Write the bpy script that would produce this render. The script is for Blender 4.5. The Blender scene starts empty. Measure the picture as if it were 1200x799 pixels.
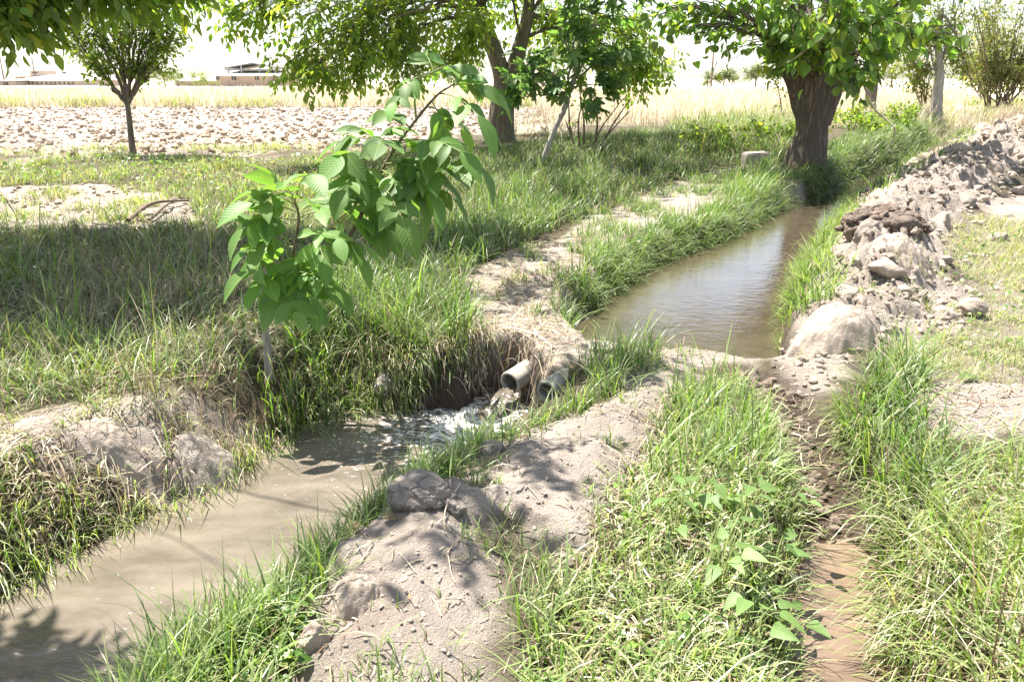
import bpy, math, random
import numpy as np
from mathutils import Vector

rng = np.random.default_rng(7)
random.seed(7)
R = math.radians

# ------------------------------------------------------------------ camera model (used to read the site plan)
F_PX, CX, CY, CAM_H = 933.0, 600.0, 399.5, 1.65
PITCH = math.atan(307.5 / F_PX)
cP, sP = math.cos(PITCH), math.sin(PITCH)

def ray(px, py):
    u = (px - CX) / F_PX
    v = (CY - py) / F_PX
    return np.array([u, cP + v * sP, -sP + v * cP])

def at(px, py, z=0.0):
    d = ray(px, py)
    t = (z - CAM_H) / d[2]
    return (d[0] * t, d[1] * t)

def at3(px, py, z=0.0):
    x, y = at(px, py, z)
    return np.array([x, y, z])

def ptY(px, py, Y):
    d = ray(px, py)
    t = Y / d[1]
    return np.array([d[0] * t, Y, CAM_H + d[2] * t])

def smooth(a, b, x):
    t = np.clip((x - a) / (b - a), 0, 1)
    return t * t * (3 - 2 * t)

def zbase(x, y):
    return 0.30 * smooth(9.0, 19.0, y)

def atg(px, py):
    """point of the undisturbed ground seen at a place in the survey photo"""
    z = 0.0
    for _ in range(12):
        x, y = at(px, py, z)
        z = float(zbase(np.array(x), np.array(y)))
    return np.array([x, y])

# ------------------------------------------------------------------ noise
def _hash(ix, iy, iz, seed):
    h = (ix.astype(np.int64) * 374761393 + iy.astype(np.int64) * 668265263 + iz.astype(np.int64) * 2147483647 + seed * 1274126177) & 0xFFFFFFFF
    h = ((h ^ (h >> 13)) * 1274126177) & 0xFFFFFFFF
    h = ((h ^ (h >> 16)) * 2246822519) & 0xFFFFFFFF
    return (h ^ (h >> 15)) & 0xFFFFFFFF

def noise2(x, y, seed=0):
    x = np.asarray(x, float); y = np.asarray(y, float)
    x0 = np.floor(x); y0 = np.floor(y)
    fx = x - x0; fy = y - y0
    ux = fx * fx * fx * (fx * (fx * 6 - 15) + 10); uy = fy * fy * fy * (fy * (fy * 6 - 15) + 10)
    zz = np.zeros_like(x0)
    def g(ix, iy, dx, dy):
        a = _hash(ix, iy, zz, seed) * (2 * math.pi / 4294967296.0)
        return np.cos(a) * dx + np.sin(a) * dy
    n00 = g(x0, y0, fx, fy); n10 = g(x0 + 1, y0, fx - 1, fy)
    n01 = g(x0, y0 + 1, fx, fy - 1); n11 = g(x0 + 1, y0 + 1, fx - 1, fy - 1)
    a = n00 + (n10 - n00) * ux
    b = n01 + (n11 - n01) * ux
    return (a + (b - a) * uy) * 1.4

def fbm(x, y, oct=4, seed=0, gain=0.5):
    s = 0; a = 1.0; f = 1.0
    for i in range(oct):
        s = s + a * noise2(x * f + 13.7 * i, y * f - 7.3 * i, seed + i)
        a *= gain; f *= 2.03
    return s

def billow(x, y, oct=4, seed=0):
    s = 0; a = 1.0; f = 1.0
    for i in range(oct):
        s = s + a * np.abs(noise2(x * f + 3.1 * i, y * f + 9.2 * i, seed + i))
        a *= 0.5; f *= 2.05
    return s

def worley(x, y, seed=0):
    """distance to nearest jittered cell point, second distance, cell value"""
    x0 = np.floor(x); y0 = np.floor(y)
    d1 = np.full(x.shape, 9.0); d2 = np.full(x.shape, 9.0); v = np.zeros(x.shape)
    zz = np.zeros_like(x0)
    for i in (-1, 0, 1):
        for j in (-1, 0, 1):
            cx = x0 + i; cy = y0 + j
            h = _hash(cx, cy, zz, seed); h2 = _hash(cx, cy, zz, seed + 5)
            px = cx + (h & 0xFFFF) / 65535.0; py = cy + (h2 & 0xFFFF) / 65535.0
            d = np.hypot(px - x, py - y)
            closer = d < d1
            d2 = np.where(closer, d1, np.minimum(d2, d))
            v = np.where(closer, (h >> 16) / 65535.0, v)
            d1 = np.where(closer, d, d1)
    return d1, d2, v

def noise3(p, seed=0):
    """cheap 3-D noise from three planar ones"""
    return (noise2(p[:, 0] + 0.37 * p[:, 2], p[:, 1] - 0.21 * p[:, 2], seed) + noise2(p[:, 1] + 5.2, p[:, 2] + 0.31 * p[:, 0], seed + 11) + noise2(p[:, 2] - 3.3, p[:, 0] + 0.27 * p[:, 1], seed + 23)) / 1.9

def fbm3(p, oct=4, seed=0):
    s = 0; a = 1.0; f = 1.0
    for i in range(oct):
        s = s + a * noise3(p * f + 3.3 * i, seed + i)
        a *= 0.5; f *= 2.05
    return s

# ------------------------------------------------------------------ plan geometry
def poly_sdf(x, y, P, pad=None):
    """signed distance to polygon, negative inside"""
    P = np.asarray(P, float)
    out = np.full(x.shape, 1e3)
    if pad is not None:
        m = (x > P[:, 0].min() - pad) & (x < P[:, 0].max() + pad) & (y > P[:, 1].min() - pad) & (y < P[:, 1].max() + pad)
        if not m.any():
            return out
        out[m] = poly_sdf(x[m], y[m], P)
        return out
    d = np.full(x.shape, 1e9)
    inside = np.zeros(x.shape, bool)
    n = len(P)
    for i in range(n):
        a = P[i]; b = P[(i + 1) % n]
        e = b - a
        wx = x - a[0]; wy = y - a[1]
        t = np.clip((wx * e[0] + wy * e[1]) / (e @ e + 1e-12), 0, 1)
        d = np.minimum(d, (wx - e[0] * t) ** 2 + (wy - e[1] * t) ** 2)
        c = (a[1] > y) != (b[1] > y)
        xi = a[0] + (y - a[1]) * e[0] / (e[1] if abs(e[1]) > 1e-12 else 1e-12)
        inside ^= c & (x < xi)
    d = np.sqrt(d)
    return np.where(inside, -d, d)

def line_dist(x, y, L):
    """distance to polyline and parameter 0..1 along it"""
    L = np.asarray(L, float)
    seg = np.hypot(*(L[1:] - L[:-1]).T); cum = np.concatenate([[0], np.cumsum(seg)])
    d = np.full(x.shape, 1e9); tt = np.zeros(x.shape)
    for i in range(len(L) - 1):
        a = L[i]; e = L[i + 1] - a
        t = np.clip(((x - a[0]) * e[0] + (y - a[1]) * e[1]) / (e @ e), 0, 1)
        q = (x - a[0] - e[0] * t) ** 2 + (y - a[1] - e[1] * t) ** 2
        c = q < d
        d = np.where(c, q, d); tt = np.where(c, (cum[i] + t * seg[i]) / cum[-1], tt)
    return np.sqrt(d), tt

def poly(pts, z=None):
    return np.array([at(*p, z) if z is not None else atg(*p) for p in pts])

ZL, ZU, ZP = -0.36, -0.20, -0.27
LOWER = np.vstack([[(-4.2, 0.9)], poly([(-60, 757), (30, 708), (100, 668), (200, 614), (270, 572), (325, 533), (365, 508), (430, 486), (500, 482), (540, 480), (572, 462), (600, 458)], ZL), poly([(632, 470), (622, 492), (592, 508),
                   (550, 532), (515, 556), (455, 600), (398, 642), (335, 692), (250, 765), (180, 825), (120, 890)], -0.16), [(-2.0, 0.5), (-3.2, -0.6), (-5.0, -0.2)]])
UPPER = poly([(668, 390), (700, 362), (735, 335), (775, 310), (850, 284), (905, 254), (930, 241), (958, 237), (985, 222), (1010, 208), (1050, 191), (1085, 173), (1108, 158), (1125, 137), (1150, 137), (1126, 162),
              (1098, 185), (1060, 204), (1022, 226), (984, 250), (958, 277), (930, 312), (915, 347), (910, 380)], ZU)
UPPER = np.vstack([UPPER, poly([(915, 418), (875, 420), (838, 410), (790, 408), (740, 405), (700, 402)], -0.04)])
PUDDLE = poly([(920, 690), (945, 668), (995, 655), (1030, 672), (1035, 720), (1035, 790), (1040, 880), (940, 880), (915, 790), (900, 720)], ZP)
DITCH = [at(*p, z) for p, z in (((858, 436), 0.0), ((895, 455), -0.03), ((935, 500), -0.09), ((950, 550), -0.15), ((965, 605), -0.22), ((982, 675), -0.31), ((975, 760), -0.36), ((985, 880), -0.36))]
DITCH = np.array(DITCH)
RIDGE = np.array([atg(*p) for p in ((1000, 400), (1020, 352), (1040, 312), (1048, 282), (1075, 246), (1112, 218), (1150, 192), (1200, 166), (1260, 150))])
SPIT = poly([(330, 900), (352, 760), (372, 690), (400, 640), (445, 600), (500, 572), (560, 535), (620, 500), (700, 474), (770, 452), (800, 470), (775, 520), (735, 580), (710, 660), (650, 665), (600, 620), (575, 640), (600, 700), (590, 799), (560, 900)])
SOILS = dict(
    dam=poly([(675, 400), (690, 385), (780, 385), (880, 392), (900, 420), (868, 440), (800, 462), (740, 472), (690, 440)]),
    path=poly([(540, 330), (600, 292), (720, 275), (705, 325), (680, 350), (690, 392), (725, 412), (650, 432), (590, 440), (560, 420), (548, 380)]),
    bank=poly([(650, 285), (700, 250), (800, 212), (870, 193), (945, 208), (945, 236), (890, 252), (862, 240), (830, 262), (770, 265), (710, 290)]),
    right=poly([(905, 425), (920, 388), (990, 360), (1070, 338), (1150, 348), (1140, 392), (1060, 405), (1010, 430), (960, 470), (930, 460)]),
    strip=poly([(1060, 458), (1120, 450), (1260, 462), (1300, 500), (1200, 512), (1120, 520), (1070, 500)]),
    mounds=poly([(-80, 500), (60, 478), (200, 462), (330, 440), (335, 480), (260, 515), (140, 515), (-80, 545)]),
    patch=poly([(-120, 222), (120, 217), (215, 232), (235, 262), (130, 268), (-120, 270)]),
    tread=poly([(1130, 250), (1300, 200), (1300, 260), (1180, 262)]),
)
PLOUGH = np.array([(-60, 14.9), (-9, 15.2), (-4, 15.8), (-1.2, 17.2), (-0.6, 21), (0.5, 26), (1.5, 40), (0, 42), (-60, 40)])
CA, CB = at(60, 800, ZL), at(520, 500, ZL)
MOUTH1 = at3(597, 449, -0.20)
MOUTH2 = at3(641, 460, -0.12)

BUMPS = [(*atg(985, 412), .10, .34), (*atg(1040, 345), .10, .4), (*atg(495, 640), .05, .22), (*atg(400, 700), .04, .2), (*atg(240, 470), .08, .3)]

def terrain(x, y):
    x = np.asarray(x, float); y = np.asarray(y, float)
    zb = zbase(x, y)
    far = smooth(40, 90, y)
    n_lo = fbm(x * 0.9, y * 0.9, 3, 1)
    n_md = fbm(x * 4.0, y * 4.0, 4, 5)
    z = zb + 0.03 * n_lo + 0.008 * n_md * (1 - far)
    jit = 0.06 * fbm(x * 5, y * 5, 3, 9)
    soil = np.zeros_like(x)
    for k, P in SOILS.items():
        s = poly_sdf(x, y, P, 1.0)
        soil = np.maximum(soil, smooth(0.06, -0.08, s + jit * (1 + y * 0.08)))
    s_sp = poly_sdf(x, y, SPIT, 1.2)
    spit = smooth(0.05, -0.10, s_sp + jit)
    soil = np.maximum(soil, spit)
    z = z + 0.07 * smooth(0.05, -0.25, s_sp) + 0.03 * spit * n_md
    # broken clods on bare soil
    d1, d2, cv = worley(x * 7.5 + 0.6 * n_md, y * 7.5, 3)
    crack = smooth(0.0, 0.16, d2 - d1)
    z = z + soil * (0.016 * crack * cv + 0.010 * billow(x * 11, y * 11, 3, 17)) * (y < 22)
    # spoil ridge
    dr, tr = line_dist(x, y, RIDGE)
    w = 0.42 + 0.55 * tr
    hr = 0.30 + 0.12 * tr
    rid = np.exp(-(dr / w) ** 2)
    e1, e2, ev = worley(x * 3.1 + 0.35 * n_md, y * 3.1 + 0.3 * n_lo, 21)
    f1, f2, fv = worley(x * 8.0, y * 8.0, 31)
    near_end = smooth(0.0, 0.10, tr + 0.02)
    zr = hr * rid * (0.62 + 0.5 * ev * smooth(0, 0.35, e2 - e1) + 0.34 * fv * smooth(0, 0.25, f2 - f1) + 0.4 * billow(x * 9, y * 9, 3, 71))
    z = z + zr * (0.35 + 0.65 * near_end)
    ridge = smooth(0.22, 0.5, rid + 0.35 * jit)
    soil = np.maximum(soil, ridge)
    # ploughed land
    sp = poly_sdf(x, y, PLOUGH, 2.5)
    plough = smooth(0.5, -0.9, sp + 1.7 * fbm(x * .6, y * .6, 3, 41))
    g1, g2, gv = worley(x * 3.6, y * 3.6, 51)
    z = z + plough * (0.02 * np.sin(y * 5.0 + 0.6 * n_lo) + 0.025 * gv * smooth(0, .3, g2 - g1) + 0.08 * billow(x * 2.6, y * 2.6, 3, 61) - 0.06)
    for bx, by, bh, bw in BUMPS:
        z = z + bh * np.exp(-(((x - bx) ** 2 + (y - by) ** 2) / bw ** 2)) * (1 + .25 * n_md)
    # wet ditch
    dd, td = line_dist(x, y, DITCH)
    wd = 0.17 + 0.05 * td
    bed = -0.02 - 0.36 * smooth(0.0, 0.85, td)
    kd = 1 - smooth(0.5 * wd, 1.7 * wd, dd + 0.6 * jit)
    z = z * (1 - kd) + (bed + 0.02 * n_md + 0.012 * billow(x * 14, y * 14, 3, 77)) * kd
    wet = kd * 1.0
    # lower stream
    sl = poly_sdf(x, y, LOWER, 3.0) + 0.7 * jit
    leftside = (CB[0] - CA[0]) * (y - CA[1]) - (CB[1] - CA[1]) * (x - CA[0]) > 0
    kl = smooth(-0.06, 0.15 + 0.5 * leftside * smooth(-0.5, -1.1, x), sl)
    z = (-0.55) * (1 - kl) + z * kl
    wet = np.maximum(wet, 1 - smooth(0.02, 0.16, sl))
    # pipe cut in the dam
    for m, rr, dz in ((MOUTH1, 0.12, 0.03), (MOUTH2, 0.16, 0.09)):
        z = z - dz * np.exp(-((x - m[0] - 0.03) ** 2 + (y - m[1] - 0.02) ** 2) / rr ** 2) * kl
    # upper channel
    su = poly_sdf(x, y, UPPER, 4.0) + 0.6 * jit
    ku = smooth(-0.05, 0.12 + 0.10 * smooth(5.3, 6.2, y), su / (1 + 0.05 * np.maximum(y - 6, 0)))
    z = (-0.42) * (1 - ku) + z * ku
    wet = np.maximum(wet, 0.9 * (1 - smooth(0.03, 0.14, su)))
    wheat = smooth(39, 42, y + 1.2 * n_lo) * (x < 1.5) + (x >= 1.5) * smooth(24, 28, y + 1.5 * n_lo - 0.0 * x)
    return z, dict(soil=soil, wet=wet, ridge=ridge, plough=plough, sl=sl, su=su, dd=dd, wheat=wheat, spit=spit)

# ------------------------------------------------------------------ mesh building
COL = bpy.context.scene.collection

class MB:
    def __init__(self):
        self.v = []; self.f = {}; self.c = []; self.uv = []; self.n = 0
    def add(self, v, faces, col=None, uv=None):
        v = np.asarray(v, np.float32)
        for fa in (faces if isinstance(faces, (list, tuple)) else [faces]):
            fa = np.asarray(fa, np.int64)
            if fa.size:
                self.f.setdefault(fa.shape[1], []).append(fa + self.n)
        self.v.append(v)
        if col is None:
            col = np.full((len(v), 3), 0.5)
        col = np.asarray(col, np.float32)
        if col.ndim == 1:
            col = np.tile(col, (len(v), 1))
        self.c.append(col)
        self.uv.append(np.zeros((len(v), 2), np.float32) if uv is None else np.asarray(uv, np.float32))
        self.n += len(v)
        return self
    def mesh(self, name, mat, smooth_=True):
        v = np.concatenate(self.v)
        me = bpy.data.meshes.new(name)
        me.vertices.add(len(v)); me.vertices.foreach_set('co', v.ravel())
        loops = []; starts = []; tot = 0
        for k, fl in self.f.items():
            fa = np.concatenate(fl)
            loops.append(fa.ravel()); starts.append(tot + np.arange(len(fa)) * k); tot += fa.size
        loops = np.concatenate(loops).astype(np.int32); starts = np.concatenate(starts).astype(np.int32)
        me.loops.add(len(loops)); me.loops.foreach_set('vertex_index', loops)
        me.polygons.add(len(starts)); me.polygons.foreach_set('loop_start', starts)
        me.update(calc_edges=True)
        me.polygons.foreach_set('use_smooth', np.full(len(starts), smooth_, bool))
        ca = me.color_attributes.new('Col', 'FLOAT_COLOR', 'POINT')
        c = np.concatenate(self.c); c4 = np.ones((len(c), 4), np.float32); c4[:, :3] = c
        ca.data.foreach_set('color', c4.ravel())
        uvl = me.uv_layers.new(name='UVMap')
        uv = np.concatenate(self.uv)
        uvl.data.foreach_set('uv', uv[loops].ravel())
        me.materials.append(mat)
        me.update()
        return me
    def obj(self, name, mat, parent=None, smooth_=True):
        o = bpy.data.objects.new(name, self.mesh(name, mat, smooth_))
        COL.objects.link(o)
        if parent is not None:
            o.parent = parent
            o.location = -np.array(parent_world(parent))
        return o

def parent_world(p):
    l = np.array(p.location)
    while p.parent is not None:
        p = p.parent; l = l + np.array(p.location)
    return l

def tag(o, label=None, cat=None, group=None, kind=None):
    if label: o['label'] = label
    if cat: o['category'] = cat
    if group: o['group'] = group
    if kind: o['kind'] = kind
    return o

def empty(name, loc, label, cat, group=None):
    o = bpy.data.objects.new(name, None); COL.objects.link(o)
    o.location = loc; o.empty_display_size = 0.1
    return tag(o, label, cat, group)

def unit(v):
    v = np.asarray(v, float)
    return v / (np.linalg.norm(v, axis=-1, keepdims=True) + 1e-12)

def tube(P, rad, sides=8, rough=0.0, seed=0, cap=True, freq=3.0, stretch=0.25):
    """swept tube along points, optionally with ridged bark"""
    P = np.asarray(P, float); n = len(P)
    rad = np.broadcast_to(np.asarray(rad, float), (n,))
    T = unit(np.gradient(P, axis=0))
    ref = np.array([1.0, 0.2, 0.0]) if abs(T[0] @ np.array([1.0, .2, 0])) < 0.9 else np.array([0, 1.0, 0.2])
    Ns = []; a = ref
    for i in range(n):
        a = a - T[i] * (a @ T[i]); a = a / np.linalg.norm(a); Ns.append(a)
    N = np.array(Ns); B = np.cross(T, N)
    th = np.arange(sides) * 2 * math.pi / sides
    ring = N[:, None, :] * np.cos(th)[None, :, None] + B[:, None, :] * np.sin(th)[None, :, None]
    r = np.tile(rad[:, None], (1, sides))
    if rough:
        ln = np.concatenate([[0], np.cumsum(np.linalg.norm(P[1:] - P[:-1], axis=1))])
        q = np.stack([np.tile(np.cos(th) * freq, (n, 1)), np.tile(np.sin(th) * freq, (n, 1)), np.tile((ln * freq * stretch * 3)[:, None], (1, sides))], -1).reshape(-1, 3)
        rn = fbm3(q, 4, seed).reshape(n, sides)
        rid = 1 - np.abs(fbm3(q * np.array([2.2, 2.2, .6]), 3, seed + 50).reshape(n, sides)) * 2
        r = r * (1 + rough * (0.6 * rn + 0.5 * rid))
    V = (P[:, None, :] + ring * r[:, :, None]).reshape(-1, 3)
    i = np.arange(n - 1)[:, None] * sides; j = np.arange(sides)[None, :]; k = (j + 1) % sides
    Q = np.stack([i + j, i + k, i + sides + k, i + sides + j], -1).reshape(-1, 4)
    fs = [Q]
    if cap:
        V = np.vstack([V, P[-1] + T[-1] * rad[-1] * 0.3])
        c = len(V) - 1; b = (n - 1) * sides
        jj = np.arange(sides)
        fs.append(np.stack([b + jj, b + (jj + 1) % sides, np.full(sides, c)], -1))
    ln = np.concatenate([[0], np.cumsum(np.linalg.norm(P[1:] - P[:-1], axis=1))])
    uv = np.stack([np.tile(th / (2 * math.pi), (n, 1)), np.tile(ln[:, None], (1, sides))], -1).reshape(-1, 2)
    if cap: uv = np.vstack([uv, [0, ln[-1]]])
    return V, fs, uv

def bez(a, b, c, n):
    t = np.linspace(0, 1, n)[:, None]
    return (1 - t) ** 2 * a + 2 * t * (1 - t) * b + t * t * c

def smooth_path(P, n):
    """Catmull-Rom through points"""
    P = np.asarray(P, float)
    Q = np.vstack([2 * P[0] - P[1], P, 2 * P[-1] - P[-2]])
    out = []
    m = len(P) - 1
    for s in np.linspace(0, m - 1e-6, n):
        i = int(s); t = s - i
        p0, p1, p2, p3 = Q[i], Q[i + 1], Q[i + 2], Q[i + 3]
        out.append(0.5 * (2 * p1 + (p2 - p0) * t + (2 * p0 - 5 * p1 + 4 * p2 - p3) * t * t + (3 * p1 - p0 - 3 * p2 + p3) * t ** 3))
    return np.array(out)

def instance(mb, tv, tf, tuv, pos, D, Nn, sx, sy, sz, col):
    """place copies of a small template: local y along D, z along Nn"""
    D = unit(D); X = unit(np.cross(D, Nn)); Z = np.cross(X, D)
    n = len(pos); m = len(tv)
    V = pos[:, None, :] + X[:, None, :] * (tv[None, :, 0, None] * sx[:, None, None]) + D[:, None, :] * (tv[None, :, 1, None] * sy[:, None, None]) + Z[:, None, :] * (tv[None, :, 2, None] * sz[:, None, None])
    off = (np.arange(n) * m)[:, None, None]
    faces = [(np.asarray(f)[None] + off).reshape(-1, np.asarray(f).shape[1]) for f in tf]
    C = np.repeat(col, m, axis=0)
    uv = np.tile(tuv, (n, 1))
    mb.add(V.reshape(-1, 3), faces, C, uv)

def leaf_template(prof, droop=0.12, fold=0.25, wave=0.0):
    """prof: list of (t along leaf, half width); midrib folded, tip drooping"""
    V = []; UV = []; F4 = []; F3 = []
    rows = []
    for t, w in prof:
        zc = -droop * t * t
        if w <= 1e-6:
            rows.append([len(V)]); V.append((0, t, zc)); UV.append((0.5, t))
        else:
            k = len(V); rows.append([k, k + 1, k + 2])
            wv = wave * math.sin(t * 17)
            V += [(-w, t, zc + fold * w + wv), (0, t, zc), (w, t, zc + fold * w - wv)]
            UV += [(0.5 - w, t), (0.5, t), (0.5 + w, t)]
    for a, b in zip(rows[:-1], rows[1:]):
        if len(a) == 3 and len(b) == 3:
            F4 += [(a[0], a[1], b[1], b[0]), (a[1], a[2], b[2], b[1])]
        elif len(a) == 1:
            F3 += [(a[0], b[1], b[0]), (a[0], b[2], b[1])]
        else:
            F3 += [(a[0], a[1], b[0]), (a[1], a[2], b[0])]
    fs = []
    if F4: fs.append(np.array(F4))
    if F3: fs.append(np.array(F3))
    return np.array(V, float), fs, np.array(UV, float)

LEAF_SMALL = leaf_template([(0, 0), (.45, .25), (1, 0)], 0.15, 0.3)
LEAF_MID = leaf_template([(0, 0), (.2, .17), (.5, .24), (.8, .13), (1, 0)], 0.2, 0.3)
LEAF_BROAD = leaf_template([(0, 0), (.08, .26), (.3, .40), (.55, .34), (.8, .17), (1, 0)], 0.25, 0.22)
LEAF_BIG = leaf_template([(0, 0), (.06, .07), (.15, .15), (.28, .21), (.42, .235), (.56, .225), (.70, .18), (.83, .11), (.93, .045), (1, 0)], 0.28, 0.32, 0.006)
def fig_template():
    lobes = [(-75, .55), (-38, .85), (0, 1.0), (38, .85), (75, .55)]
    V = [(0, 0, 0)]; UV = [(.5, 0)]
    out = []
    for i, (a, l) in enumerate(lobes):
        for da, f in ((-13, .62), (-6, .9), (0, 1.0), (6, .9), (13, .62)):
            out.append((math.sin(R(a + da)) * l * f, .18 + math.cos(R(a + da)) * l * f * .82, -.18 * (l * f) ** 2))
        if i < 4:
            a2 = a + 19
            out.append((math.sin(R(a2)) * .38, .18 + math.cos(R(a2)) * .32, .03))
    V += out; UV += [(.5 + x, y) for x, y, z in out]
    F = [(0, i + 1, i + 2) for i in range(len(out) - 1)]
    return np.array(V), [np.array(F)[:, ::-1]], np.array(UV)
LEAF_FIG = fig_template()

# ------------------------------------------------------------------ materials
def new_mat(name):
    m = bpy.data.materials.new(name); m.use_nodes = True
    nt = m.node_tree; nt.nodes.clear()
    out = nt.nodes.new('ShaderNodeOutputMaterial')
    return m, nt, out

class NT:
    def __init__(self, nt): self.nt = nt
    def n(self, t, **kw):
        nd = self.nt.nodes.new(t)
        for k, v in kw.items():
            if k.startswith('_'): setattr(nd, k[1:], v)
            else: nd.inputs[k.replace('0', ' ')].default_value = v
        return nd
    def l(self, a, b): self.nt.links.new(a, b)
    def noise(self, vec, scale, detail=5, rough=0.6):
        nd = self.nt.nodes.new('ShaderNodeTexNoise'); nd.inputs['Scale'].default_value = scale
        nd.inputs['Detail'].default_value = detail; nd.inputs['Roughness'].default_value = rough
        if vec is not None: self.l(vec, nd.inputs['Vector'])
        return nd
    def ramp(self, fac, stops):
        nd = self.nt.nodes.new('ShaderNodeValToRGB')
        el = nd.color_ramp.elements
        while len(el) < len(stops): el.new(0.5)
        for e, (p, c) in zip(el, stops):
            e.position = p; e.color = (*c, 1) if len(c) == 3 else c
        self.l(fac, nd.inputs['Fac'])
        return nd
    def mix(self, fac, a, b, blend='MIX'):
        nd = self.nt.nodes.new('ShaderNodeMix'); nd.data_type = 'RGBA'; nd.blend_type = blend
        for s, v in ((nd.inputs[0], fac), (nd.inputs[6], a), (nd.inputs[7], b)):
            if hasattr(v, 'is_linked'): self.l(v, s)
            else: s.default_value = v if not isinstance(v, tuple) or len(v) == 4 else (*v, 1)
        return nd.outputs[2]
    def math(self, op, a, b=0.5, clamp=False):
        nd = self.nt.nodes.new('ShaderNodeMath'); nd.operation = op; nd.use_clamp = clamp
        for s, v in ((nd.inputs[0], a), (nd.inputs[1], b)):
            if hasattr(v, 'is_linked'): self.l(v, s)
            else: s.default_value = v
        return nd.outputs[0]

def leaf_mat(name, trans=0.45, rough=0.45, veins=False, spec=0.4, tint=(1.65, 1.7, 0.75)):
    m, nt, out = new_mat(name); N = NT(nt)
    at_ = N.n('ShaderNodeAttribute', _attribute_name='Col')
    col = at_.outputs['Color']
    geo = N.n('ShaderNodeNewGeometry')
    col_top = col
    bump = None
    if veins:
        uv = N.n('ShaderNodeUVMap', _uv_map='UVMap')
        sx = N.n('ShaderNodeSeparateXYZ'); N.l(uv.outputs[0], sx.inputs[0])
        ax = N.math('ABSOLUTE', N.math('SUBTRACT', sx.outputs[0], 0.5))
        mid = N.math('LESS_THAN', ax, 0.009)
        ph = N.math('SUBTRACT', N.math('MULTIPLY', sx.outputs[1], 62.0), N.math('MULTIPLY', ax, 75.0))
        sv = N.math('SINE', ph)
        ven = N.math('GREATER_THAN', sv, 0.90)
        vm = N.math('MAXIMUM', mid, N.math('MULTIPLY', ven, 0.35))
        lighter = N.mix(0.35, col, (0.42, 0.48, 0.16))
        col_top = N.mix(vm, col, lighter)
        ob = N.n('ShaderNodeNewGeometry'); sn = N.noise(ob.outputs['Position'], 55, 4, 0.6); sn2 = N.noise(ob.outputs['Position'], 9, 3, 0.6)
        col_top = N.mix(N.ramp(sn.outputs['Fac'], [(0.66, (0, 0, 0)), (0.74, (1, 1, 1))]).outputs[0], col_top, (0.16, 0.13, 0.05))
        col_top = N.mix(N.math('MULTIPLY', sn2.outputs['Fac'], 0.3), col_top, (0.16, 0.25, 0.075))
        bp = N.n('ShaderNodeBump', Strength=0.10, Distance=0.006)
        N.l(sv, bp.inputs['Height']); bump = bp.outputs[0]
    under = N.mix(0.5, col_top, (0.30, 0.36, 0.16)) if tint[2] < 1 else col_top
    c2 = N.mix(geo.outputs['Backfacing'], col_top, under)
    p = N.n('ShaderNodeBsdfPrincipled', Roughness=rough)
    p.inputs['Specular IOR Level'].default_value = spec
    N.l(c2, p.inputs['Base Color'])
    if bump: N.l(bump, p.inputs['Normal'])
    tr = N.n('ShaderNodeBsdfTranslucent')
    tc = N.mix(1.0, col_top, tint, 'MULTIPLY')
    N.l(tc, tr.inputs['Color'])
    mx = N.n('ShaderNodeMixShader'); mx.inputs[0].default_value = trans
    N.l(p.outputs[0], mx.inputs[1]); N.l(tr.outputs[0], mx.inputs[2])
    N.l(mx.outputs[0], out.inputs[0])
    return m

def bark_mat(name, c1, c2, scale=9.0, zs=0.22, bump=0.8):
    m, nt, out = new_mat(name); N = NT(nt)
    tc = N.n('ShaderNodeTexCoord')
    mp = N.n('ShaderNodeMapping'); mp.inputs['Scale'].default_value = (1, 1, zs)
    N.l(tc.outputs['Object'], mp.inputs[0])
    n1 = N.noise(mp.outputs[0], scale, 6, 0.65)
    mp2 = N.n('ShaderNodeMapping'); mp2.inputs['Scale'].default_value = (1, 1, zs * .5)
    N.l(tc.outputs['Object'], mp2.inputs[0])
    n2 = N.noise(mp2.outputs[0], scale * 1.5, 4, 0.6)
    g = N.math('SUBTRACT', 1.0, N.math('MULTIPLY', N.math('ABSOLUTE', N.math('SUBTRACT', n2.outputs['Fac'], 0.5)), 7.0), True)
    h = N.math('ADD', N.math('MULTIPLY', N.math('SUBTRACT', 1.0, g), 0.5), N.math('MULTIPLY', n1.outputs['Fac'], 0.65))
    r = N.ramp(h, [(0.25, tuple(x * 0.55 for x in c1)), (0.55, c1), (0.95, c2)])
    big = N.noise(tc.outputs['Object'], 1.7, 3)
    col = N.mix(N.math('MULTIPLY', big.outputs['Fac'], 0.5), r.outputs[0], tuple(x * 0.75 for x in c2))
    p = N.n('ShaderNodeBsdfPrincipled', Roughness=0.9)
    N.l(col, p.inputs['Base Color'])
    bp = N.n('ShaderNodeBump', Strength=bump, Distance=0.03)
    N.l(h, bp.inputs['Height']); N.l(bp.outputs[0], p.inputs['Normal'])
    N.l(p.outputs[0], out.inputs[0])
    return m

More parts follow.
